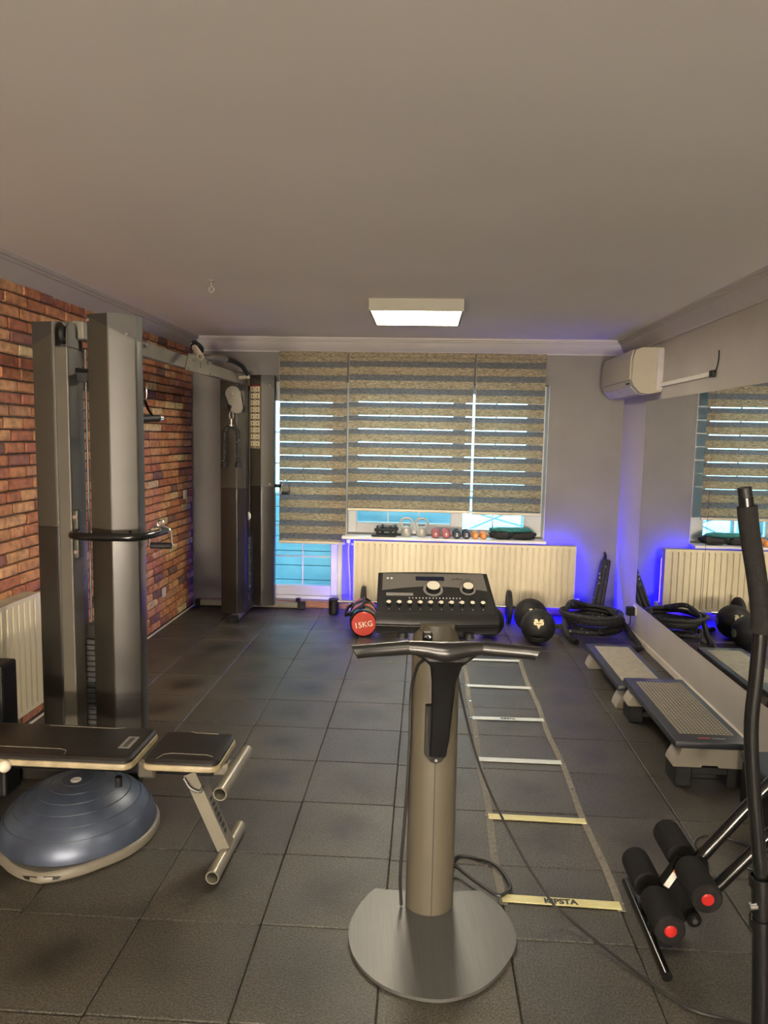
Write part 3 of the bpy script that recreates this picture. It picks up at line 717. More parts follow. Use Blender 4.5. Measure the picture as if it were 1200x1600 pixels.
# the bar that holds the near handle, and its clamp
obj('handle_clamp',box(B(),(-1.549,3.105,1.02),(-1.526,3.165,1.235),.006,2),GREY,cm)
for z in (1.05,1.205): obj('bolt',cyl(B(),(-1.536,3.104,z),(-1.536,3.096,z),.009,10),CHROME,cm)
obj('handle_bar',tube(B(),[(-1.535,3.115,1.135),(-1.515,3.03,1.135),(-1.45,3.0,1.135),(-1.30,3.0,1.135),(-1.235,3.015,1.135),(-1.20,3.08,1.135),(-1.185,3.24,1.135)],.0175,12,smooth_n=4),BLKG,cm,True)
obj('handle_bar',tube(B(),[(-1.335,6.325,1.13),(-1.30,6.315,1.13),(-1.278,6.325,1.13),(-1.270,6.36,1.13)],.0155,12,smooth_n=4),BLKG,cm,True)
obj('inner_pulley',lathe(B(),[(0,-.012),(.045,-.012),(.038,0),(.045,.012),(0,.012)],(-1.455,3.385,1.80),(1,.3,0),18),RUB,cm,True)
obj('inner_pulley_arm',tube(B(),[(-1.56,3.17,1.85),(-1.47,3.33,1.84),(-1.455,3.385,1.80)],.013,8),BLK,cm)
obj('wall_tie',box(B(),(-1.60,3.18,1.80),(-1.46,3.21,1.84)),BLK,cm)

def d_handle(label,c,xdir,w=.10,hgt=.10,tilt=0):
    """stirrup handle: ring on top, two bent sides and a rubber grip at the bottom; c = where the ring hangs"""
    xd=Vector(xdir).normalized(); c=Vector(c); up=Vector((0,0,1)); 
    t=thing('stirrup_handle',label,'cable handle',c)
    P=lambda u,v: c+xd*u+up*v
    obj('ring',tube(B(),[P(.016*math.sin(a),-.004+.016*math.cos(a)) for a in [k*PI/6 for k in range(12)]],.004,8,closed=True),CHROME,t,True)
    obj('frame',tube(B(),[P(-w/2-.004,-hgt),P(-w/2,-hgt+.02),P(-w/2+.004,-.04),P(-w*.28,-.022),P(0,-.018),P(w*.28,-.022),P(w/2-.004,-.04),P(w/2,-hgt+.02),P(w/2+.004,-hgt)],.005,8,smooth_n=4),CHROME,t,True)
    obj('grip',tube(B(),[P(-w/2+.004,-hgt),P(w/2-.004,-hgt)],.0145,12),RUB,t,True)
    return t
d_handle('steel stirrup handle hanging on the black bar of the near column',(-1.189,3.20,1.178),(1,.05,0),.10,.105)
d_handle('steel stirrup handle hanging at the side of the far chart column',(-1.228,6.330,1.168),(1,.5,0),.075,.10)
t=thing('strap_handle','black cable handle hanging high behind the near column','cable handle',(-1.345,3.43,1.76))
obj('carabiner',tube(B(),[(-1.345+.012*math.sin(a),3.43,1.765+.034*math.cos(a)) for a in [k*PI/6 for k in range(12)]],.004,8,closed=True),CHROME,t,True)
obj('strap',tube(B(),[(-1.345,3.43,1.735),(-1.350,3.41,1.69),(-1.355,3.37,1.645)],.008,8,flat=(1,.5)),BLK,t); obj('strap',tube(B(),[(-1.345,3.43,1.735),(-1.337,3.46,1.69),(-1.330,3.52,1.645)],.008,8,flat=(1,.5)),BLK,t)
obj('grip',tube(B(),[(-1.360,3.35,1.640),(-1.325,3.55,1.652)],.017,12),RUB,t,True)
obj('grip_end',tube(B(),[(-1.325,3.552,1.652),(-1.320,3.59,1.654)],.013,12),CHROME,t,True)
t=thing('triceps_rope','black twisted triceps rope hanging from the pulley of the far column','cable handle',(-1.575,5.885,1.77))
obj('carabiner',tube(B(),[(-1.59+.016*math.sin(a),5.895,1.726+.036*math.cos(a)) for a in [k*PI/6 for k in range(12)]],.0045,8,closed=True),CHROME,t,True)
bm=B(); cyl(bm,(-1.59,5.895,1.70),(-1.59,5.895,1.655),.009); cyl(bm,(-1.59,5.895,1.655),(-1.59,5.895,1.635),.026,bev=.004); obj('swivel',bm,CHROME,t,True)
for s in (-1,1):
    bm=B(); pts=[(-1.59+s*.018,5.895,1.635),(-1.59+s*.05,5.89,1.60),(-1.59+s*.058-.002,5.885,1.5),(-1.59+s*.06,5.885,1.34)]
    tube(bm,pts,.016,10,smooth_n=6)
    # twist ridges
    for k in range(16):
        z=1.60-k*.016; x=-1.59+s*(.053+.006*min(1,k/8)); tube(bm,[(x+.017*math.cos(a),5.886+.017*math.sin(a),z+.004*a/PI) for a in [j*PI/5 for j in range(10)]],.0035,5,closed=True)
    obj('rope',bm,ROPE,t,True)
    obj('rope_stopper',lathe(B(),[(0,0),(.026,0),(.029,.012),(.026,.04),(.018,.048),(0,.048)],(-1.59+s*.06,5.885,1.305),(0,0,1),14),RUB,t,True)

# ---------------------------------------------------------------- training console on a pole stand
YR=math.radians(5)
st=thing('training_console','beige grey pole stand with handlebar and knob covered console on a steel floor plate','training device',(.058,2.17,0),YR)
L=dict(parent=st,local=True)
def lobj(name,bm,m,smooth=False,parent=None): return obj(name,bm,m,parent or st,smooth,True)
raw=[(-.144,2.39),(-.187,2.295),(-.21,2.195),(-.199,2.097),(-.162,2.017),(-.1,1.951),(-.027,1.914),(.053,1.9),(.123,1.912),(.2,1.955),(.269,2.038),(.318,2.14),(.322,2.222),(.288,2.335),(.223,2.411),(.136,2.394),(.05,2.386),(-.032,2.383)]
Ti=ORG[st.name].inverted(); pl=[]
loc=[Ti@Vector((x,y,0)) for x,y in raw]
# smooth the round part, keep the cut edge straight
arc=loc[:15]
for i in range(14):
    p0=arc[max(i-1,0)];p1=arc[i];p2=arc[i+1];p3=arc[min(i+2,14)]
    for k in range(4):
        t_=k/4; q=.5*((2*p1)+(-p0+p2)*t_+(2*p0-5*p1+4*p2-p3)*t_*t_+(-p0+3*p1-3*p2+p3)*t_**3); pl.append((q.x,q.y))
pl+= [(q.x,q.y) for q in loc[14:]]
bm=prism(B(),pl,.001,.012); bmesh.ops.bevel(bm,geom=[e for e in bm.edges if abs(e.verts[0].co.z-.012)<1e-5 and abs(e.verts[1].co.z-.012)<1e-5],offset=.0015,segments=1,affect='EDGES')
lobj('base_plate',bm,PLATE)
PX,PY=.004,.158
def ell(rx,ry,n=36,cx=PX,cy=PY): return [(cx+rx*math.cos(2*PI*k/n),cy+ry*math.sin(2*PI*k/n)) for k in range(n)]
bm=B()
rings=[]
for z,rx,ry in ((.0125,.081,.072),(.3,.080,.071),(.7,.079,.070),(.93,.077,.068),(.955,.070,.062),(.985,.060,.05)):
    rings.append([bm.verts.new((x,y,z)) for x,y in ell(rx,ry)])
bm.faces.new(rings[0][::-1]); bm.faces.new(rings[-1])
for a,b in zip(rings,rings[1:]):
    for k in range(36): bm.faces.new((a[k],a[(k+1)%36],b[(k+1)%36],b[k]))
pole=lobj('pole',bm,POLE,True)
obj('front_seam',box(B(),(PX-.0012,PY-.0735,.013),(PX+.0012,PY-.0690,.57)),SUB,pole,local=True)
# bracket plate on the pole, with screw, and the curved black stem up to the handlebar
bm=B(); n=[]; hw=.036
poly=[(-hw,.735),(hw,.745),(hw,.575),(hw*.5,.552),(0,.545),(-hw*.5,.552),(-hw,.575)]
lobj('bracket',extrude(B(),[(PX+x,PY-.088,z) for x,z in poly],(0,.022,0)),BLK)
lobj('bracket_screw',cyl(B(),(PX,PY-.094,.558),(PX,PY-.086,.558),.005,10),CHROME)
HY=-.135; HZ=.985
bm=B(); prof=[(PX+.004,PY-.094,.575,.026,.012),(PX+.006,PY-.125,.64,.030,.014),(PX+.006,PY-.16,.74,.032,.015),(PX+.004,PY-.21,.86,.037,.016),(PX+.003,PY-.262,.925,.047,.017),(PX+.002,HY+.004,.950,.066,.017),(PX,HY+.006,.966,.092,.014)]
rg=[]
for x,y,z,w,d in prof:
    rg.append([bm.verts.new((x+w*(abs(math.cos(a))**.6)*(1 if math.cos(a)>0 else -1),y+d*(abs(math.sin(a))**.6)*(1 if math.sin(a)>0 else -1),z)) for a in [2*PI*k/20 for k in range(20)]])
bm.faces.new(rg[0][::-1]); bm.faces.new(rg[-1])
for a,b in zip(rg,rg[1:]):
    for k in range(20): bm.faces.new((a[k],a[(k+1)%20],b[(k+1)%20],b[k]))
lobj('stem',bm,BLK,True)
lobj('handlebar_saddle',tube(B(),[(-.105,HY+.002,HZ+.002),(-.06,HY+.001,HZ-.001),(0,HY-.002,HZ-.008),(.06,HY+.001,HZ-.001),(.105,HY+.002,HZ+.002)],[.0205,.0235,.031,.0235,.0205],16,smooth_n=4,flat=(1.1,.95)),HAND,True)
for s in (-1,1):
    bm=tube(B(),[(s*.1055,HY+.002,HZ+.002),(s*.16,HY-.004,HZ-.001),(s*.21,HY-.012,HZ-.003),(s*.257,HY-.022,HZ-.005)],[.0205,.020,.019,.019],16,smooth_n=4)
    for v in bm.verts:
        if abs(v.co.x)>.245: v.co.x-=s*(v.co.z-HZ+.012)*-.45
    lobj('grip',bm,HAND,True)
# console: a wedge body with a curved lip, tilted face and controls
CX,CY,CZ=.006,.160,.955
fw_,bk,dep=.200,.190,.185
poly=[(CY-.012,.962),(CY-.022,.985),(CY-.012,1.006),(CY+dep,1.112),(CY+dep+.012,1.098),(CY+dep+.004,1.03),(CY+.06,.945),(CY+.02,.942)]
bm=B(); nx=9; cols=[]
for i in range(nx):
    u=i/(nx-1)*2-1; bow=.010*(1-u*u)
    cols.append([bm.verts.new((CX+u*(fw_ if j in (0,1,2,6,7) else bk),y-(bow if j in (0,1,2) else 0),z+(bow*.35 if j in (3,4) else 0))) for j,(y,z) in enumerate(poly)])
for a,b in zip(cols,cols[1:]):
    for j in range(8): bm.faces.new((a[j],a[(j+1)%8],b[(j+1)%8],b[j]))
bm.faces.new(cols[0][::-1]); bm.faces.new(cols[-1])
cb=lobj('console_body',bm,CONS,True)
lobj('lip_trim',tube(B(),[(CX-fw_,CY-.0225,.979),(CX-.1,CY-.030,.979),(CX,CY-.033,.979),(CX+.1,CY-.030,.979),(CX+fw_,CY-.0225,.979)],.0012,6,smooth_n=3),DGREY)
ez=Vector((0,dep+.012,.106)).normalized(); en=Vector((0,-ez.z,ez.y)); F0=Vector((CX,CY-.012,1.006))
def fp(u,v,h=0): return F0+Vector((u,0,0))+ez*v+en*h        # u across, v up the face, h out of it
def slab(pts,h0,h1): return extrude(B(),[fp(u,v,h0) for u,v in pts],en*(h1-h0))
LV=(Vector((0,dep+.012,.106))).length
lobj('face_panel',slab([(-.190,.012),(.190,.012),(.181,LV-.006),(-.181,LV-.006)],.002,.0052),CFACE)
cur=[(-.178,.125+.0),(-.12,.136),(-.06,.144),(0,.147),(.06,.144),(.12,.136),(.178,.125)]
lobj('grey_field',slab(cur+[(.174,LV-.010),(-.174,LV-.010)],.0053,.0060),CGREY)
lobj('screen',slab([(-.062,.176),(.036,.176),(.036,.197),(-.062,.197)],.0061,.0068),LCD)
lobj('card_slot',slab([(-.165,.098),(-.075,.098),(-.075,.110),(-.165,.110)],.0053,.0075),RING)
def knob(u,v,r,h,ring):
    k=lobj('knob',lathe(B(),[(r*1.08,0),(r*1.02,h*.85),(r,h),(0,h)],fp(u,v,.0055),en,20),BLK,True)
    obj('knob_top',cyl(B(),fp(u,v,.0055+h),fp(u,v,.0055+h+.0012),r*.93,20),KNOBT,k,True,True)
    if ring: obj('ring',lathe(B(),[(r*1.08,0),(r*1.42,0),(r*1.42,.002),(r*1.08,.002)],fp(u,v,.0062),en,24),RING,k,True,True)
knob(-.006,.128,.0235,.020,True); knob(.112,.128,.0185,.020,True)
for k in range(10): knob(-.158+k*.0345,.050,.0078,.014,False)
bm=B()
for k in range(16):
    u=-.088+k*.0113; join(bm,slab([(u-.0018,.083),(u+.0018,.083),(u+.0018,.089),(u-.0018,.089)],.0053,.0056))
for u,v,w in ((-.158,.187,0),(-.145,.187,0)):
    join(bm,slab([(u+.004*math.cos(a),v+.005*math.sin(a)) for a in [j*PI/5 for j in range(10)]],.0061,.0064))
for k in range(8):
    u=-.164+k*.0345; join(bm,slab([(u-.002,.062),(u+.004,.062),(u+.004,.068),(u-.002,.068)],.0053,.0056))
for k in range(10):
    u=-.158+k*.0345; join(bm,slab([(u-.0012,.029),(u+.0012,.029),(u+.0012,.032),(u-.0012,.032)],.0053,.0056))
lobj('white_marks',bm,MARK)
bm=B(); join(bm,slab([(.062,.183),(.100,.183),(.100,.187),(.062,.187)],.0061,.0064)); join(bm,slab([(.078,.188),(.086,.188),(.082,.193)],.0061,.0064)); lobj('maker_print',bm,DMARK)
for x in (-.11,.11): lobj('rubber_foot',cyl(B(),(CX+x,CY+.03,.943),(CX+x,CY+.03,.925),.016,14,r1=.019),RUB,True)
lobj('neck',box(B(),(PX-.055,PY-.035,.97),(PX+.055,PY+.06,.99)),POLE)
# plug on the left end of the stem and the cables
lobj('plug',box(B(),(-.062,HY+.035,.975),(-.034,HY+.062,1.020),.004),BLK); lobj('plug_tip',tube(B(),[(-.056,HY+.034,1.01),(-.048,HY+.033,1.018),(-.041,HY+.034,1.01),(-.048,HY+.033,1.002)],.003,6,closed=True),CHROME)
lobj('cable',tube(B(),[(-.048,HY+.05,.975),(-.052,HY+.08,.93),(-.066,HY+.16,.88),(-.078,PY-.065,.78),(-.079,PY-.06,.62),(-.085,PY-.05,.40),(-.098,PY-.03,.14),(-.092,PY-.02,.018)],.0055,8,smooth_n=6),CABLE,True)
def wpts(p): return [Ti@Vector(q) for q in p]
lobj('cable',tube(B(),wpts([(.12,2.43,.03),(.15,2.613,.006),(.23,2.615,.006),(.298,2.56,.013),(.335,2.444,.016),(.31,2.39,.018),(.279,2.378,.020),(.207,2.451,.022),(.14,2.52,.03),(.11,2.44,.05)]),.0065,8,smooth_n=6),CABLE,True)
lobj('power_cable',tube(B(),wpts([(.08,2.46,1.0),(.11,2.47,.90),(.137,2.45,.72),(.215,2.43,.45),(.33,2.39,.22),(.44,2.31,.07),(.50,2.265,.030),(.614,2.12,.014),(.74,1.966,.005),(.80,1.92,.0055),(.92,1.885,.006),(1.1,1.80,.006)]),.0045,8,smooth_n=8),CABLE,True)

# ---------------------------------------------------------------- folding bench and half-ball
be=thing('weight_bench','black padded folding bench with worn beige edges and silver tube feet','bench',(-1.2,2.55,0))
def pad(name,x0,x1,y0,y1,z0,z1,rad=.035,parent=be,shear=0):
    """rounded rectangle pad: returns (cushion, edge)"""
    def rr_(ins):
        pts=[]; 
        for cx,cy,a0 in ((x1-rad,y1-rad,0),(x0+rad,y1-rad,90),(x0+rad,y0+rad,180),(x1-rad,y0+rad,270)):
            for k in range(6):
                a=math.radians(a0+k*18); pts.append((cx+(rad-ins)*math.cos(a),cy+(rad-ins)*math.sin(a)))
        return pts
    bm=B(); R=[]
    for ins,z in ((.012,z0+.010),(.0035,z0+.016),(.004,z1-.010),(.012,z1-.002),(.03,z1),):
        R.append([bm.verts.new((x,y,z)) for x,y in rr_(ins)])
    bm.faces.new(R[0][::-1]); bm.faces.new(R[-1]); n=len(R[0])
    for a,b in zip(R,R[1:]):
        for k in range(n): bm.faces.new((a[k],a[(k+1)%n],b[(k+1)%n],b[k]))
    p=obj(name,bm,VINYL,parent,True)
    bm=B(); R=[]
    for ins,z in ((.006,z0),(-.002,z0+.006),(-.003,z0+.014),(.000,z0+.024),(.006,z0+.026),):
        R.append([bm.verts.new((x,y,z)) for x,y in rr_(ins)])
    bm.faces.new(R[0][::-1]); bm.faces.new(R[-1])
    for a,b in zip(R,R[1:]):
        for k in range(n): bm.faces.new((a[k],a[(k+1)%n],b[(k+1)%n],b[k]))
    obj('worn_edge',bm,PIPING,p,True); return p
SZ=.432
bp_=pad('back_pad',-1.90,-1.018,2.41,2.70,SZ-.045,SZ)
sp=pad('seat_pad',-.985,-.705,2.42,2.68,SZ-.045,SZ)
def seam(pts,parent): obj('seam',tube(B(),pts,.0012,5),SEAM,parent)
zz=SZ+.0006
seam([(-1.8,2.475,zz),(-1.30,2.472,zz),(-1.275,2.462,zz),(-1.268,2.43,SZ-.001)],bp_); seam([(-1.45,2.676,SZ-.0005),(-1.18,2.668,zz),(-1.15,2.682,SZ-.001)],bp_)
seam([(-.93,2.432,SZ-.001),(-.915,2.465,zz),(-.89,2.475,zz),(-.76,2.473,zz),(-.735,2.46,zz)],sp); seam([(-.88,2.675,SZ-.001),(-.86,2.66,zz),(-.77,2.658,zz)],sp)
obj('name_plate',box(B(),(-1.10,2.50,SZ-.0005),(-1.058,2.60,SZ+.0012)),RING,bp_)
bm=B()
for k in range(9): box(bm,(-1.088,2.510+k*.009,SZ+.0012),(-1.070,2.516+k*.009,SZ+.0016))
obj('plate_print',bm,DMARK,bp_)
obj('main_beam',box(B(),(-1.9,2.525,.325),(-.755,2.575,.383),.004),BLKG,be)
obj('beam_end',box(B(),(-.754,2.53,.33),(-.70,2.57,.375),.003),SILV,be)
obj('hinge_block',box(B(),(-1.03,2.50,.318),(-.965,2.60,.388),.008),GREYL,be)
for x in (-.86,-.99,-1.15): obj('bolt',cyl(B(),(x,2.526,.353),(x,2.518,.353),.007,10),CHROME,be)
pipe(bm:=B(),(-.686,2.375,.338),(-.676,2.725,.338),.0245,.004,20); obj('roller_tube',bm,SILV,be,True)
pipe(bm:=B(),(-.716,2.378,.0255),(-.704,2.72,.0255),.0248,.004,20); obj('foot_tube',bm,SILV,be,True)
# sloping front leg
d=Vector((-.70,0,.045))-Vector((-.835,0,.325)); ang=math.degrees(math.atan2(d.x,-d.z))
a=Vector((-.842,2.55,.335)); b=Vector((-.715,2.55,.045)); u=(b-a).normalized(); w=Vector((u.z,0,-u.x))*.024
obj('front_leg',extrude(B(),[a-w+Vector((0,-.03,0)),a+w+Vector((0,-.03,0)),b+w+Vector((0,-.03,0)),b-w+Vector((0,-.03,0))],(0,.06,0)),SILV,be)
bm=B(); up_=w.normalized()
for k in range(7):
    p=a+u*(.12+k*.022); ww=-w if (a-w).z>(a+w).z else w
    extrude(bm,[p+ww*1.015+Vector((0,-.014,0)),p+ww*1.015+Vector((0,.014,0)),p+u*.014+ww*1.015+Vector((0,.014 if k%2 else .004,0)),p+u*.014+ww*1.015+Vector((0,-.014,0))],ww.normalized()*.0008)
obj('leg_print',bm,DMARK,be)
obj('leg_latch',tube(B(),[(-.86,2.515,.32),(-.835,2.512,.285),(-.80,2.512,.272),(-.79,2.515,.29)],.006,8,smooth_n=4),STEEL,be,True)
obj('adjustment_pin',cyl(B(),(-1.10,2.50,.322),(-1.10,2.50,.285),.013,12),BLK,be)
obj('adjustment_knob',ball(B(),(-1.47,2.40,.392),.022,14,10),CREAM,be,True); obj('knob_stem',cyl(B(),(-1.47,2.42,.385),(-1.47,2.526,.36),.008,8),CHROME,be)
pipe(bm:=B(),(-1.86,2.36,.0255),(-1.86,2.74,.0255),.0248,.004,16); obj('foot_tube',bm,SILV,be,True)
a=Vector((-1.74,2.55,.33)); b=Vector((-1.86,2.55,.045)); u=(b-a).normalized(); w=Vector((u.z,0,-u.x))*.022
obj('rear_leg',extrude(B(),[a-w+Vector((0,-.03,0)),a+w+Vector((0,-.03,0)),b+w+Vector((0,-.03,0)),b-w+Vector((0,-.03,0))],(0,.06,0)),SILV,be)
t=thing('storage_box','black upright box at the left picture edge between bench and radiator','box',(-1.88,2.98,0))
obj('body',box(B(),(-1.99,2.90,.001),(-1.775,3.02,.585),.012,2),BLK,t)

bo=thing('balance_dome','blue rubber half ball trainer with grey rim under the bench','balance trainer',(-1.335,2.665,0))
BC=Vector((-1.335,2.665,0))
R0,HD=.292,.190; 
prof=[]; n=20; grooves=[.25,.42,.57,.70,.82,.91]
for k in range(n+1):
    a=PI/2*k/n; prof.append((R0*max(0,math.cos(a))**1.1 if k<n else 0,.036+HD*math.sin(a)))
obj('dome',lathe(B(),prof,BC,(0,0,1),64),BOSU,bo,True)
for k,fr in enumerate((.20,.36,.52,.67,.80,.91)):
    a=math.acos(fr**(1/1.1)); z=.036+HD*math.sin(a); r=R0*fr
    obj('ring_rib',tube(B(),[BC+Vector((r*math.cos(q),r*math.sin(q),z-.0003)) for q in [2*PI*j/64 for j in range(64)]],.0022,5,closed=True),BOSUR,bo,True)
bm=B(); R=[]
def rim_r(a):
    # round rim with two corners where the carry grips are
    e=0
    for c in (math.radians(-86),math.radians(94)):
        d=abs((a-c+PI)%(2*PI)-PI); e=max(e,.040*max(0,1-d/.62))
    return .302+e
for dr_,z in ((-.03,.001),(-.004,.001),(.004,.010),(.004,.026),(-.002,.036),(-.010,.040),(-.03,.036)):
    R.append([bm.verts.new(BC+Vector(((rim_r(q)+dr_)*math.cos(q),(rim_r(q)+dr_)*math.sin(q),z))) for q in [2*PI*j/96 for j in range(96)]])
R.append(R[0])
for a,b in zip(R,R[1:]):
    for j in range(96): bm.faces.new((a[j],a[(j+1)%96],b[(j+1)%96],b[j]))
obj('rim',bm,RIM,bo,True)
obj('base_disc',lathe(B(),[(0,.004),(.30,.004),(.30,.034),(0,.034)],BC,(0,0,1),48),RIM,bo)
ca=math.radians(-86); cp=BC+Vector(((rim_r(ca)+.0035)*math.cos(ca),(rim_r(ca)+.0035)*math.sin(ca),.024))
for s in (-1,1):
    q=ca+s*.13; p=BC+Vector(((rim_r(q)+.0042)*math.cos(q),(rim_r(q)+.0042)*math.sin(q),.024)); tdir=(p-cp); tdir.z=0; tdir.normalize()
    obj('grip_recess',extrude(B(),[cp+tdir*a_+Vector((0,0,z_)) for a_,z_ in ((.010,-.012),(.012,.008),(.070,.002),(.060,-.008))],Vector((tdir.y,-tdir.x,0))*(.0015*s*-1)),DGREY,bo)
obj('top_label',lathe(B(),[(0,0),(.020,0),(.020,.0012),(0,.0012)],BC+Vector((0,-.018,.2262)),(0,-.05,1),24),WHITEP,bo)
bm=B()
for k in range(4): box(bm,BC+Vector((-.013+k*.007,-.024,.2275)),BC+Vector((-.009+k*.007,-.014+.003*(k%2),.2281)))
obj('label_print',bm,RING,bo)

# ---------------------------------------------------------------- aerobic steps
def step(label,x0,x1,y0,y1,zt,base,group='aerobic steps along the mirror wall'):
    t=thing('aerobic_step',label,'step platform',((x0+x1)/2,(y0+y1)/2,0),0,group)
    r=.02
    bm=box(B(),(x0,y0,zt-.036),(x1,y1,zt),.010,2); obj('platform',bm,STEPT,t,True)
    px0,px1,py0,py1=x0+.048,x1-.035,y0+.085,y1-.075
    tr=obj('tread_pad',box(B(),(px0,py0,zt-.001),(px1,py1,zt+.0022),.0008),STEPD if base>.02 else STEPP,t)
    bm=B(); nx,ny=14,34
    for i in range(nx):
        for j in range(ny):
            cx=px0+(i+.5)/nx*(px1-px0); cy=py0+(j+.5)/ny*(py1-py0); a=(px1-px0)/nx*.40; b=(py1-py0)/ny*.40
            v=[bm.verts.new((cx+q*a,cy+w*b,zt+.0022)) for q,w in ((-1,0),(0,-1),(1,0),(0,1))]+[bm.verts.new((cx,cy,zt+.0042))]
            for k in range(4): bm.faces.new((v[k],v[(k+1)%4],v[4]))
    o=obj('tread_studs',bm,STEPP,tr); o['kind']='stuff'
    lt_=zt-.036
    for e in (0,1):
        # a leg unit across each end: S-curved ends, notch in the middle
        ya,yb=(y0+.012,y0+.125) if e==0 else (y1-.125,y1-.012)
        prof=[]
        lo=base; hh=lt_-lo
        for k in range(15):
            f=k/14; prof.append((x0+.036-.034*(1-f*f*(3-2*f)),lo+hh*f))
        left=prof; right=[((x0+x1)-x,z) for x,z in prof][::-1]
        xm=(x0+x1)/2
        notch=[(xm+.04,lo),(xm+.035,lo+.010),(xm-.035,lo+.010),(xm-.04,lo)]
        obj('leg_block',extrude(B(),[(x,ya,z) for x,z in left]+[(x,ya,z) for x,z in right]+[(x,ya,z) for x,z in notch],(0,yb-ya,0)),STEPL,t,True)
        if base>.02:
            w=.075
            bm=B(); box(bm,(x0+.012,ya-.002,.001),(x0+.012+w,yb+.02,base-.001),.004); box(bm,(x1-.012-w,ya-.002,.001),(x1-.012,yb+.02,base-.001),.004); box(bm,(x0+.012+w,ya+.004,base-.035),(x1-.012-w,yb+.014,base-.002),.003)
            obj('riser',bm,RUB,t)
    # small red and grey print near the front edge
    obj('red_print',box(B(),(x0+.12,y0+.040,zt-.0005),(x0+.175,y0+.052,zt+.0008)),RED,t) if base>.02 else None
    bm=B()
    for k in range(5): box(bm,(x0+.185+k*.012,y0+.040,zt-.0005),(x0+.193+k*.012,y0+.049,zt+.0008))
    for k in range(7): box(bm,(x0+.12+k*.013,y1-.045,zt-.0005),(x0+.129+k*.013,y1-.037,zt+.0008))
    obj('grey_print',bm,RING,t)
    return t
step('charcoal aerobic step lying low on the floor, farther from the camera',1.163,1.478,4.235,5.115,.148,.0015)
step('charcoal aerobic step raised on black risers, nearer to the camera',1.172,1.508,3.275,4.165,.222,.095)

# ---------------------------------------------------------------- agility ladder
al=thing('agility_ladder','flat agility ladder with yellow rungs lying on the tiles','agility ladder',(.5,3.7,0))
for x in (.302,.700):
    w=.014; bm=B(); n=30; A=[]
    for k in range(n+1):
        y=2.35+(5.16-2.35)*k/n; dx=.005*math.sin(k*.7+x*9); A.append([bm.verts.new((x-w+dx,y,.0012)),bm.verts.new((x+w+dx,y,.0012)),bm.verts.new((x+w+dx,y,.0034)),bm.verts.new((x-w+dx,y,.0034))])
    for a,b in zip(A,A[1:]):
        for j in range(4): bm.faces.new((a[j],a[(j+1)%4],b[(j+1)%4],b[j]))
    bm.faces.new(A[0]); bm.faces.new(A[-1][::-1]); obj('side_strap',bm,LADR,al)
for k,y in enumerate((2.385,2.93,3.475,4.005,4.545,5.10)):
    sag=.0; dyR=(-.01,-.005,0,.01,-.006,0)[k]
    bm=extrude(B(),[(.300,y-.020,.0036),(.702,y-.020+dyR,.0036),(.702,y-.020+dyR,.0062),(.300,y-.020,.0062)],(0,.040,0))
    rg_=obj('rung',bm,RUNG if k<2 else RUNGSHEEN,al)
    if k in (0,3):
        obj('print',text_bm('KIPSTA',.036 if k==0 else .026,frame3((.50,y-.002+dyR/2,.0066),(1,0,0),(0,1,0)),.0003,.0016),DMARK,rg_)
    for x in (.290,.712): obj('rivet',cyl(B(),(x,y,.0035),(x,y,.0062),.006,10),CHROME,al)
for y in (2.66,3.20,3.74,4.27,4.82):
    for x in (.302,.700): obj('rivet',cyl(B(),(x+.002,y,.0033),(x+.002,y,.0058),.006,10),CHROME,al)

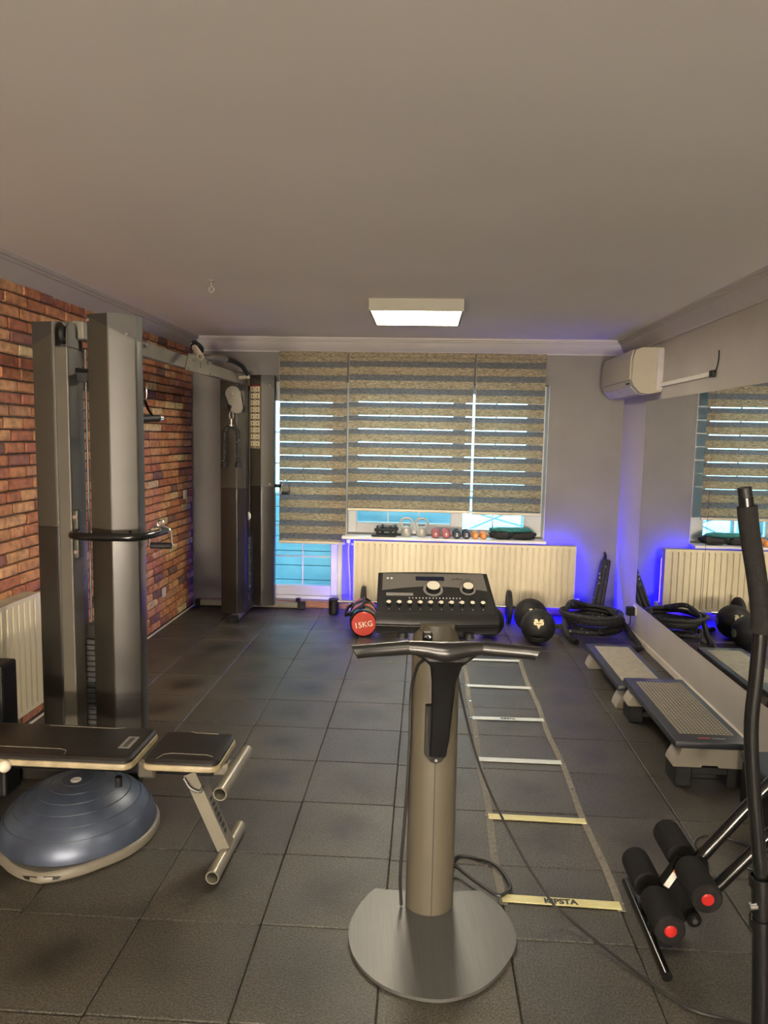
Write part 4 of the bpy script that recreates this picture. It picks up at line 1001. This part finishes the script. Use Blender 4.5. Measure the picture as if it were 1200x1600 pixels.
# ---------------------------------------------------------------- medicine balls, sandbag, barbell
def sph_pt(c,r,d): return Vector(c)+Vector(d).normalized()*r
def med_ball(name,label,c,r,face,mark=True,grip=True):
    t=thing(name,label,'medicine ball',(c[0],c[1],0),0,'black medicine balls on the floor')
    c=Vector(c); f=Vector(face).normalized(); right=f.cross(Vector((0,0,1))).normalized()*-1; upv=right.cross(f)*-1
    if upv.z<0: upv=-upv
    bm=B(); tb=bmesh.new(); bmesh.ops.create_uvsphere(tb,u_segments=48,v_segments=32,radius=r)
    g1=(f*.62-upv*.78).normalized(); g2=(upv*.98-f*.1).normalized()
    for v in tb.verts:
        d=v.co.normalized(); k=0
        if grip:
            for g in (g1,g2):
                tang=d-g*d.dot(g); uu_=tang.dot(right)/.42; vv_=tang.dot(g.cross(right))/.26; q=uu_*uu_+vv_*vv_
                if d.dot(g)>0 and q<1.15: k=max(k,min(1,(1.15-q)*2.2))
        v.co=d*(r-.026*k)+c
    join(bm,tb); obj('shell',bm,RUB,t,'all')
    if grip:
        for g in (g1,g2):
            bb=g.cross(right)
            pts=[c+(g*math.cos(a)+right*math.sin(a))*(r-.010) for a in [-.40,-.2,0,.2,.40]]
            obj('grip_bar',tube(B(),pts,.011,10,smooth_n=3),BLK,t,True)
    if mark:
        e=[(-1,.95),(-.35,1.0),(0,.35),(.35,1.0),(1,.95),(.72,.55),(1,.5),(.95,-.15),(.35,-.25),(0,-1),(-.35,-.25),(-.95,-.15),(-1,.5),(-.72,.55)]
        m0=(f+upv*.12).normalized(); s=.040
        def onb(poly,h):
            q=bmesh.new(); vs=[q.verts.new((x,y,0)) for x,y in poly]; fc=q.faces.new(vs); bmesh.ops.triangulate(q,faces=[fc]); bmesh.ops.subdivide_edges(q,edges=q.edges[:],cuts=3,use_grid_fill=True)
            u2=m0.cross(Vector((0,0,1))).normalized(); u2=-u2 if u2.dot(right)<0 else u2; v2=u2.cross(m0); v2=-v2 if v2.z<0 else v2
            for v in q.verts: v.co=c+(m0+u2*(v.co.x*s/r)+v2*(v.co.y*s/r)).normalized()*(r+h)
            return q
        em=obj('emblem',onb(e,.0012),EMBL,t); obj('emblem_print',onb([(-.5,.06),(.5,.06),(.5,.2),(-.5,.2)],.0018),DMARK,em)
        sd=(right*.93-f*.3+upv*-.05).normalized()
    # round green patch on the wall side
    for sgn in (1,):
        sd=(right*.97+f*.05).normalized(); a_=sd.cross(Vector((0,0,1))).normalized(); b_=sd.cross(a_)
        q=bmesh.new(); cv=q.verts.new(c+sd*(r+.0015)); ring=[q.verts.new(c+(sd+a_*.26*math.cos(x)+b_*.26*math.sin(x)).normalized()*(r+.0012)) for x in [2*PI*k/20 for k in range(20)]]
        for k in range(20): q.faces.new((cv,ring[k],ring[(k+1)%20]))
        obj('side_patch',q,GRN,t)
    return t
med_ball('medicine_ball','black medicine ball with cream emblem, the nearer of the two beside the rope',(.905,5.60,.1335),.133,(-.12,-1,.25))
med_ball('medicine_ball','black medicine ball with cream emblem, half hidden behind the nearer ball',(.892,5.925,.138),.1375,(.06,-1,.25))
sb=thing('sandbag','black and red cylindrical sandbag marked 15KG lying beside the console','sandbag',(-.48,5.85,0),math.radians(5))
SR=.108
prof=[(0,-.27),(SR*.86,-.27),(SR*.95,-.262),(SR,-.245),(SR,-.10),(SR,.0),(SR,.10),(SR,.165),(SR*.95,.182),(SR*.86,.19),(0,.19)]
obj('body',lathe(B(),prof,(0,0,SR+.001),(0,1,0),32),BLKG,sb,True,True)
en_=obj('red_end',lathe(B(),[(0,-.276),(SR*.84,-.275),(SR*.90,-.268),(SR*.90,-.262)],(0,0,SR+.001),(0,1,0),32),BAGR,sb,True,True)
obj('print',text_bm('15KG',.062,frame3((0,-.2775,SR-.004),(.985,0,.17),(-.17,0,.985)),.0005,.0008),BAGW,en_,False,True)
for y in (-.06,.13): obj('red_band',lathe(B(),[(SR+.0005,y-.035),(SR+.002,y-.03),(SR+.002,y+.03),(SR+.0005,y+.035)],(0,0,SR+.001),(0,1,0),32),BAGR,sb,True,True)
for y in (-.13,.06): obj('strap',lathe(B(),[(SR+.0005,y-.02),(SR+.0045,y-.018),(SR+.0045,y+.018),(SR+.0005,y+.02)],(0,0,SR+.001),(0,1,0),32),RUB,sb,True,True)
obj('handle',tube(B(),[(-.085,-.20,.175),(-.135,-.14,.15),(-.150,-.02,.12),(-.135,.08,.15),(-.085,.13,.175)],.013,10,smooth_n=5,flat=(.6,1.2)),RUB,sb,True,True)
obj('handle',tube(B(),[(-.05,-.17,.205),(0,-.14,.243),(.0,-.02,.250),(0,.06,.243),(.05,.10,.205)],.012,10,smooth_n=5,flat=(1.3,.6)),RUB,sb,True,True)

bb=thing('barbell','barbell with one black plate at each end lying before the radiator','barbell',(.117,6.198,0))
obj('bar',cyl(B(),(-.735,6.198,.142),(.97,6.198,.142),.0135,14),CHROME,bb,True)
for x,s in ((-.512,-1),(.745,1)):
    o=obj('weight_disc',lathe(B(),[(.014,-.016),(.03,-.020),(.05,-.012),(.105,-.010),(.118,-.017),(.134,-.017),(.140,-.010),(.140,.010),(.134,.017),(.118,.017),(.105,.010),(.05,.012),(.03,.020),(.014,.016)],(x,6.198,.142),(1,0,0),40),RUB,bb,True)
    obj('collar',cyl(B(),(x+s*.020,6.198,.142),(x+s*.05,6.198,.142),.026,16,bev=.003),CHROME,bb,True)
cn=thing('canister','small black cylindrical canister on the floor beside the balcony door','canister',(-.785,6.32,0))
obj('body',cyl(B(),(-.785,6.32,.001),(-.785,6.32,.118),.046,24,bev=.005),BLK,cn,True); obj('lid',cyl(B(),(-.785,6.32,.119),(-.785,6.32,.134),.048,24,bev=.003),RUB,cn,True)
# dark gear half hidden behind the console
def kettle(name,label,x,y,z,r,body,group=None,hr=.047,metal=CHROME):
    t=thing(name,label,'kettlebell',(x,y,z),0,group)
    prof=[(0,0),(r*.62,0),(r*.70,.004)]+[(r*math.cos(a),r*.78+r*math.sin(a)) for a in [math.radians(q) for q in (-42,-25,-8,10,28,46,62,76)]]+[(0,r*1.78)]
    obj('bell',lathe(B(),prof,(x,y,z),(0,0,1),24),body,t,True)
    zt=z+r*1.55; obj('handle',tube(B(),[(x-r*.55,y,zt-.006),(x-hr*1.08,y,zt+.03),(x-hr*1.10,y,zt+.055),(x-hr*.7,y,zt+.078),(x,y,zt+.084),(x+hr*.7,y,zt+.078),(x+hr*1.10,y,zt+.055),(x+hr*1.08,y,zt+.03),(x+r*.55,y,zt-.006)],[.012,.0105,.010,.010,.010,.010,.010,.0105,.012],10,smooth_n=4),body,t,True)
    return t
k=kettle('kettlebell','black kettlebell on the floor behind the left half of the console',-.262,5.78,.001,.095,RUB,'black kettlebells behind the console')
t=thing('dumbbell','black round-headed dumbbell on the floor behind the middle of the console','dumbbell',(.17,5.66,0))
obj('bar',cyl(B(),(.02,5.66,.062),(.32,5.66,.062),.014,12),CHROME,t,True)
for x in (.02,.31): obj('head',lathe(B(),[(0,-.06),(.05,-.06),(.06,-.05),(.06,.05),(.05,.06),(0,.06)],(x,5.66,.0615),(1,0,0),24),RUB,t,True)
med_ball('medicine_ball','black medicine ball peeping out below the right corner of the console',(.535,5.74,.1255),.125,(-.1,-1,.2),mark=False,grip=True)

# ---------------------------------------------------------------- things on the window sill
SZ_=.690
pb_=None
for k,(x,y) in enumerate(((-.355,6.395),(-.315,6.50))):
    t=thing('push_up_bar','black push up bar on the sill, %s'%('the nearer of the two' if k==0 else 'the farther of the two'),'push up bar',(x,y,SZ_),0,'push up bars on the sill')
    zf=SZ_+.001
    obj('base_bar',box(B(),(x-.11,y-.012,zf),(x+.11,y+.012,zf+.020),.005),BLK,t)
    for s in (-.058,.058): obj('upright',box(B(),(x+s-.012,y-.013,zf+.0205),(x+s+.012,y+.013,zf+.078),.005),BLK,t)
    obj('grip',cyl(B(),(x-.085,y,zf+.062),(x+.085,y,zf+.062),.0135,14),RUB,t,True)
    for s in (-.058,.058): obj('cap',cyl(B(),(x+s,y,zf+.0785),(x+s,y,zf+.100),.011,12,bev=.003),BLUEK,t,True)
kettle('kettlebell','grey kettlebell on the sill, next to the push up bars',-.158,6.48,SZ_,.052,KBG,'grey kettlebells on the sill')
kettle('kettlebell','grey kettlebell on the sill, next to the pink dumbbells',-.022,6.48,SZ_,.052,KBG,'grey kettlebells on the sill')
def dumbbell(x,y,r,ln,m,label,group,txt):
    t=thing('dumbbell',label,'dumbbell',(x,y,SZ_),0,group); z=SZ_+r+.0005
    obj('bar',cyl(B(),(x,y-ln/2,z),(x,y+ln/2,z),r*.48,14),m,t,True)
    for s in (-1,1):
        h=obj('head',lathe(B(),[(0,-r*.72),(r*.66,-r*.72),(r*.95,-r*.45),(r,-r*.2),(r,r*.2),(r*.95,r*.45),(r*.66,r*.72),(0,r*.72)],(x,y+s*ln/2,z),(0,1,0),16),m,t,True)
        if s<0: obj('print',text_bm(txt,r*1.05,frame3((x,y-ln/2-r*.722,z),(1,0,0),(0,0,1)),.0004,.0008),MARK if m is not ORNG else BAGW,h)
    return t
for gi,(xs_,r,ln,m,cn_,tx) in enumerate((((.103,.196),.040,.125,PINK,'pink','4'),((.290,.375),.038,.12,BLUEK,'dark blue','2'),((.455,.527),.031,.105,ORNG,'orange','1'))):
    for k,x in enumerate(xs_): dumbbell(x,6.455,r,ln,m,'%s dumbbell on the sill, %s'%(cn_,('the one on the kettlebell side of its pair','the one on the rolled bag side of its pair')[k]),'dumbbells on the sill',tx)
def soft(bm,c,s,seed,amp=.18):
    t=bmesh.new(); bmesh.ops.create_uvsphere(t,u_segments=20,v_segments=12,radius=1); rnd=random.Random(seed); ph=[rnd.uniform(0,6) for _ in range(6)]
    for v in t.verts:
        x,y,z=v.co; f=1+amp*(math.sin(4*x+ph[0])*math.cos(5*y+ph[1])+.5*math.sin(9*x+6*z+ph[2]))
        sq=lambda q:math.copysign(abs(q)**.7,q)
        v.co=Vector((c[0]+sq(x)*s[0]*f,c[1]+sq(y)*s[1]*f,max(c[2]-s[2],c[2]+sq(z)*s[2]*f)))
    join(bm,t); return bm
t=thing('bag','folded black bag with teal top lying on the right end of the sill','bag',(.77,6.47,SZ_))
obj('black_roll',soft(B(),(.69,6.47,SZ_+.036),(.105,.06,.035),3),RUB,t,True); obj('black_roll',soft(B(),(.88,6.47,SZ_+.036),(.105,.06,.035),5),RUB,t,True)
obj('teal_top',soft(B(),(.775,6.48,SZ_+.082),(.19,.055,.022),9,.12),TEAL,t,True)

# ---------------------------------------------------------------- battle rope in the corner
br=thing('battle_rope','heavy black battle rope coiled in the right rear corner','rope',(1.40,5.93,0))
rp=random.Random(3); pts=[]
C0=Vector((1.395,5.925,0))
for lap in range(7):
    ox,oy=rp.uniform(-.035,.035),rp.uniform(-.04,.04); tl=rp.uniform(0,6.28); ta=rp.uniform(.008,.03); sh=rp.uniform(.78,1.0)
    for k in range(14):
        a=2*PI*k/14+lap*.4; f=k/14; rx=(.245*sh)+rp.uniform(-.012,.012); ry=(.275*sh)+rp.uniform(-.015,.015)
        z=.020+(lap+f)*.024+ta*(1+math.sin(a+tl))
        pts.append(C0+Vector((ox+rx*math.cos(a),oy+ry*math.sin(a),z)))
for v in pts: v.x=min(v.x,XR-.045)
obj('coil',tube(B(),pts,.0175,8,smooth_n=4),ROPE,br,True)
obj('loose_end',tube(B(),[C0+Vector((-.02,.22,.19)),C0+Vector((-.16,.10,.235)),C0+Vector((-.235,-.05,.15)),C0+Vector((-.235,-.17,.05)),C0+Vector((-.225,-.27,.024)),C0+Vector((-.20,-.34,.023))],.021,8,smooth_n=6),ROPE,br,True)
obj('heat_shrink_end',tube(B(),[C0+Vector((-.228,-.24,.028)),C0+Vector((-.215,-.30,.0245)),C0+Vector((-.195,-.36,.024))],.0235,10,smooth_n=4),BLK,br,True)
obj('loose_end',tube(B(),[C0+Vector((.15,.05,.20)),C0+Vector((.22,-.12,.12)),C0+Vector((.262,-.28,.05)),C0+Vector((.265,-.42,.023)),C0+Vector((.20,-.50,.023)),C0+Vector((.05,-.51,.023))],.021,8,smooth_n=6),ROPE,br,True)
obj('loose_end',tube(B(),[C0+Vector((-.23,.0,.05)),C0+Vector((-.32,.10,.03)),C0+Vector((-.42,.18,.024))],.021,8,smooth_n=6),ROPE,br,True)
top=Vector((1.60,6.42,.50)); bot=Vector((1.49,6.22,.10))
for k in range(3):
    o_=Vector((.036*(k-1),-.012*(k%2),0)); obj('hanging_bight',tube(B(),[bot+o_+Vector((0,-.02,-.02)),bot+o_,(bot*.5+top*.5)+o_*.9,top+o_*.7,top+o_*.4+Vector((.01,.01,.02))],.0205,8,smooth_n=5),ROPE,br,True)
obj('anchor_strap',tube(B(),[top+Vector((-.02,0,-.02)),top+Vector((.0,.02,.05)),Vector((1.612,6.49,.585))],[.024,.016,.008],8,smooth_n=3),BLK,br,True)
obj('wall_eye',tube(B(),[(1.612+.012*math.sin(a),6.502,.592+.012*math.cos(a)) for a in [k*PI/6 for k in range(12)]],.005,8,closed=True),CHROME,br,True)
obj('wall_plate',cyl(B(),(1.612,6.5195,.592),(1.612,6.506,.592),.02,12),CHROME,br)

# ---------------------------------------------------------------- sit-up bench with foam rollers
su=thing('sit_up_bench','black sit up bench with four foam rollers and red end caps','bench',(.80,2.27,0))
obj('foot_bar',cyl(B(),(.748,2.035,.0165),(.754,2.50,.0165),.0158,14),BLKG,su,True)
for y in (2.215,2.325): obj('foot_tie',box(B(),(.748,y-.008,.012),(.80,y+.008,.05),.003),BLKG,su)
for (x,z) in ((.768,.125),(.870,.232)):
    obj('roller_rod',cyl(B(),(x,2.085,z),(x,2.465,z),.011,12),CHROME,su,True)
    for y0,y1 in ((2.085,2.245),(2.305,2.465)):
        obj('foam_roller',lathe(B(),[(.012,0),(.040,0),(.046,.005),(.047,.02),(.047,y1-y0-.02),(.046,y1-y0-.005),(.040,y1-y0),(.012,y1-y0)],(x,y0,z),(0,1,0),24),FOAM,su,True)
    obj('red_cap',lathe(B(),[(0,-.006),(.015,-.005),(.019,-.001),(.019,.002)],(x,2.085,z),(0,1,0),20),RED,su,True)
obj('side_plate',extrude(B(),[(.790,2.262,.165),(.842,2.262,.255),(.935,2.262,.25),(.955,2.262,.15),(.875,2.262,.035),(.83,2.262,.045)],(0,.022,0)),BLKG,su)
obj('pivot_lug',extrude(B(),[(.895+.024*math.cos(a),2.235,.062+.024*math.sin(a)) for a in [2*PI*k/14 for k in range(14)]],(0,.026,0)),BLKG,su); obj('pivot_bolt',cyl(B(),(.895,2.236,.062),(.895,2.228,.062),.009,10),CHROME,su)
lb=obj('sticker',extrude(B(),[(.800,2.2612,.160),(.838,2.2612,.226),(.856,2.2612,.216),(.818,2.2612,.150)],(0,-.0008,0)),MARK,su)
obj('sticker_print',extrude(B(),[(.827,2.2603,.2075),(.8375,2.2603,.2255),(.8555,2.2603,.2155),(.845,2.2603,.1975)],(0,-.0004,0)),ORL,lb)
obj('frame_tube',tube(B(),[(.90,2.30,.205),(1.05,2.305,.395),(1.30,2.31,.70)],.0205,12),BLKG,su,True)
obj('frame_tube',tube(B(),[(.93,2.245,.135),(1.05,2.24,.285),(1.34,2.24,.64)],.0195,12),BLKG,su,True)
obj('support_leg',tube(B(),[(1.28,2.275,.66),(1.33,2.28,.35),(1.36,2.28,.03)],.019,12),BLKG,su,True)
obj('rear_foot_bar',cyl(B(),(1.362,2.06,.0165),(1.362,2.50,.0165),.0158,14),BLKG,su,True)
obj('seat_pad',box(B(),(1.16,2.14,.69),(1.46,2.42,.74),.015,2,rot=rotm('Y',-18)),VINYL,su,True)
# cables lying behind it
t=obj('loose_cable',tube(B(),[(1.10,2.66,.005),(1.09,2.78,.005),(1.16,2.86,.005),(1.27,2.83,.006),(1.36,2.76,.005),(1.45,2.70,.005),(1.5,2.62,.005),(1.36,2.60,.005),(1.22,2.66,.005),(1.28,2.72,.014),(1.40,2.66,.005),(1.55,2.55,.005)],.0042,8,smooth_n=6),CABLE,None,True)
tag(t,'tangled thin black cable lying on the floor behind the sit up bench','cable')
sbx=thing('equipment_case','dark case on the floor against the mirror wall beyond the sit up bench','case',(1.55,3.03,0))
obj('body',box(B(),(1.42,2.86,.001),(1.68,3.16,.20),.015,2),BLK,sbx); obj('lid',box(B(),(1.415,2.855,.201),(1.685,3.165,.24),.012,2),STEPT,sbx)

# ---------------------------------------------------------------- elliptical trainer arm in the right foreground
et=thing('elliptical_trainer','tall black elliptical trainer arm with foam grip at the right picture edge','exercise machine',(.84,1.6,0))
obj('arm_tube',tube(B(),[(.688,1.6,1.47),(.700,1.6,1.40),(.722,1.6,1.30),(.738,1.6,1.20),(.738,1.6,1.08),(.735,1.6,.97),(.745,1.6,.86),(.768,1.6,.70),(.785,1.6,.585)],.0155,14,smooth_n=5),BLKG,et,True)
obj('foam_grip',tube(B(),[(.6925,1.6,1.452),(.702,1.6,1.395),(.724,1.6,1.295),(.739,1.6,1.215),(.7395,1.6,1.175)],[.0205,.0205,.0205,.0215,.0215],16,smooth_n=6),FOAM,et,True)
obj('end_plug',tube(B(),[(.684,1.6,1.492),(.6915,1.6,1.456)],.0145,14),BLK,et,True)
obj('lower_tube',tube(B(),[(.782,1.6,.605),(.80,1.6,.38),(.818,1.6,.06)],.0215,14,smooth_n=3),BLKG,et,True)
for z in (.60,.50): 
    x=.782+(.605-z)*.075; obj('clamp_ring',lathe(B(),[(.0215,-.012),(.026,-.012),(.026,.012),(.0215,.012)],(x,1.6,z),(-.075,0,1),18),BLKG,et,True)
obj('clamp_bolt',cyl(B(),(.770,1.59,.545),(.752,1.586,.545),.009,10),CHROME,et,True)
obj('base_bar',box(B(),(.78,1.56,.001),(1.45,1.64,.06),.012,2),BLKG,et)
obj('cross_foot',box(B(),(1.40,1.30,.001),(1.47,1.90,.05),.012,2),BLKG,et)
obj('flywheel_housing',cyl(B(),(1.30,1.56,.34),(1.30,1.66,.34),.26,36,bev=.02),BLK,et,True)
obj('housing_mount',box(B(),(1.24,1.58,.055),(1.36,1.64,.12)),BLKG,et)
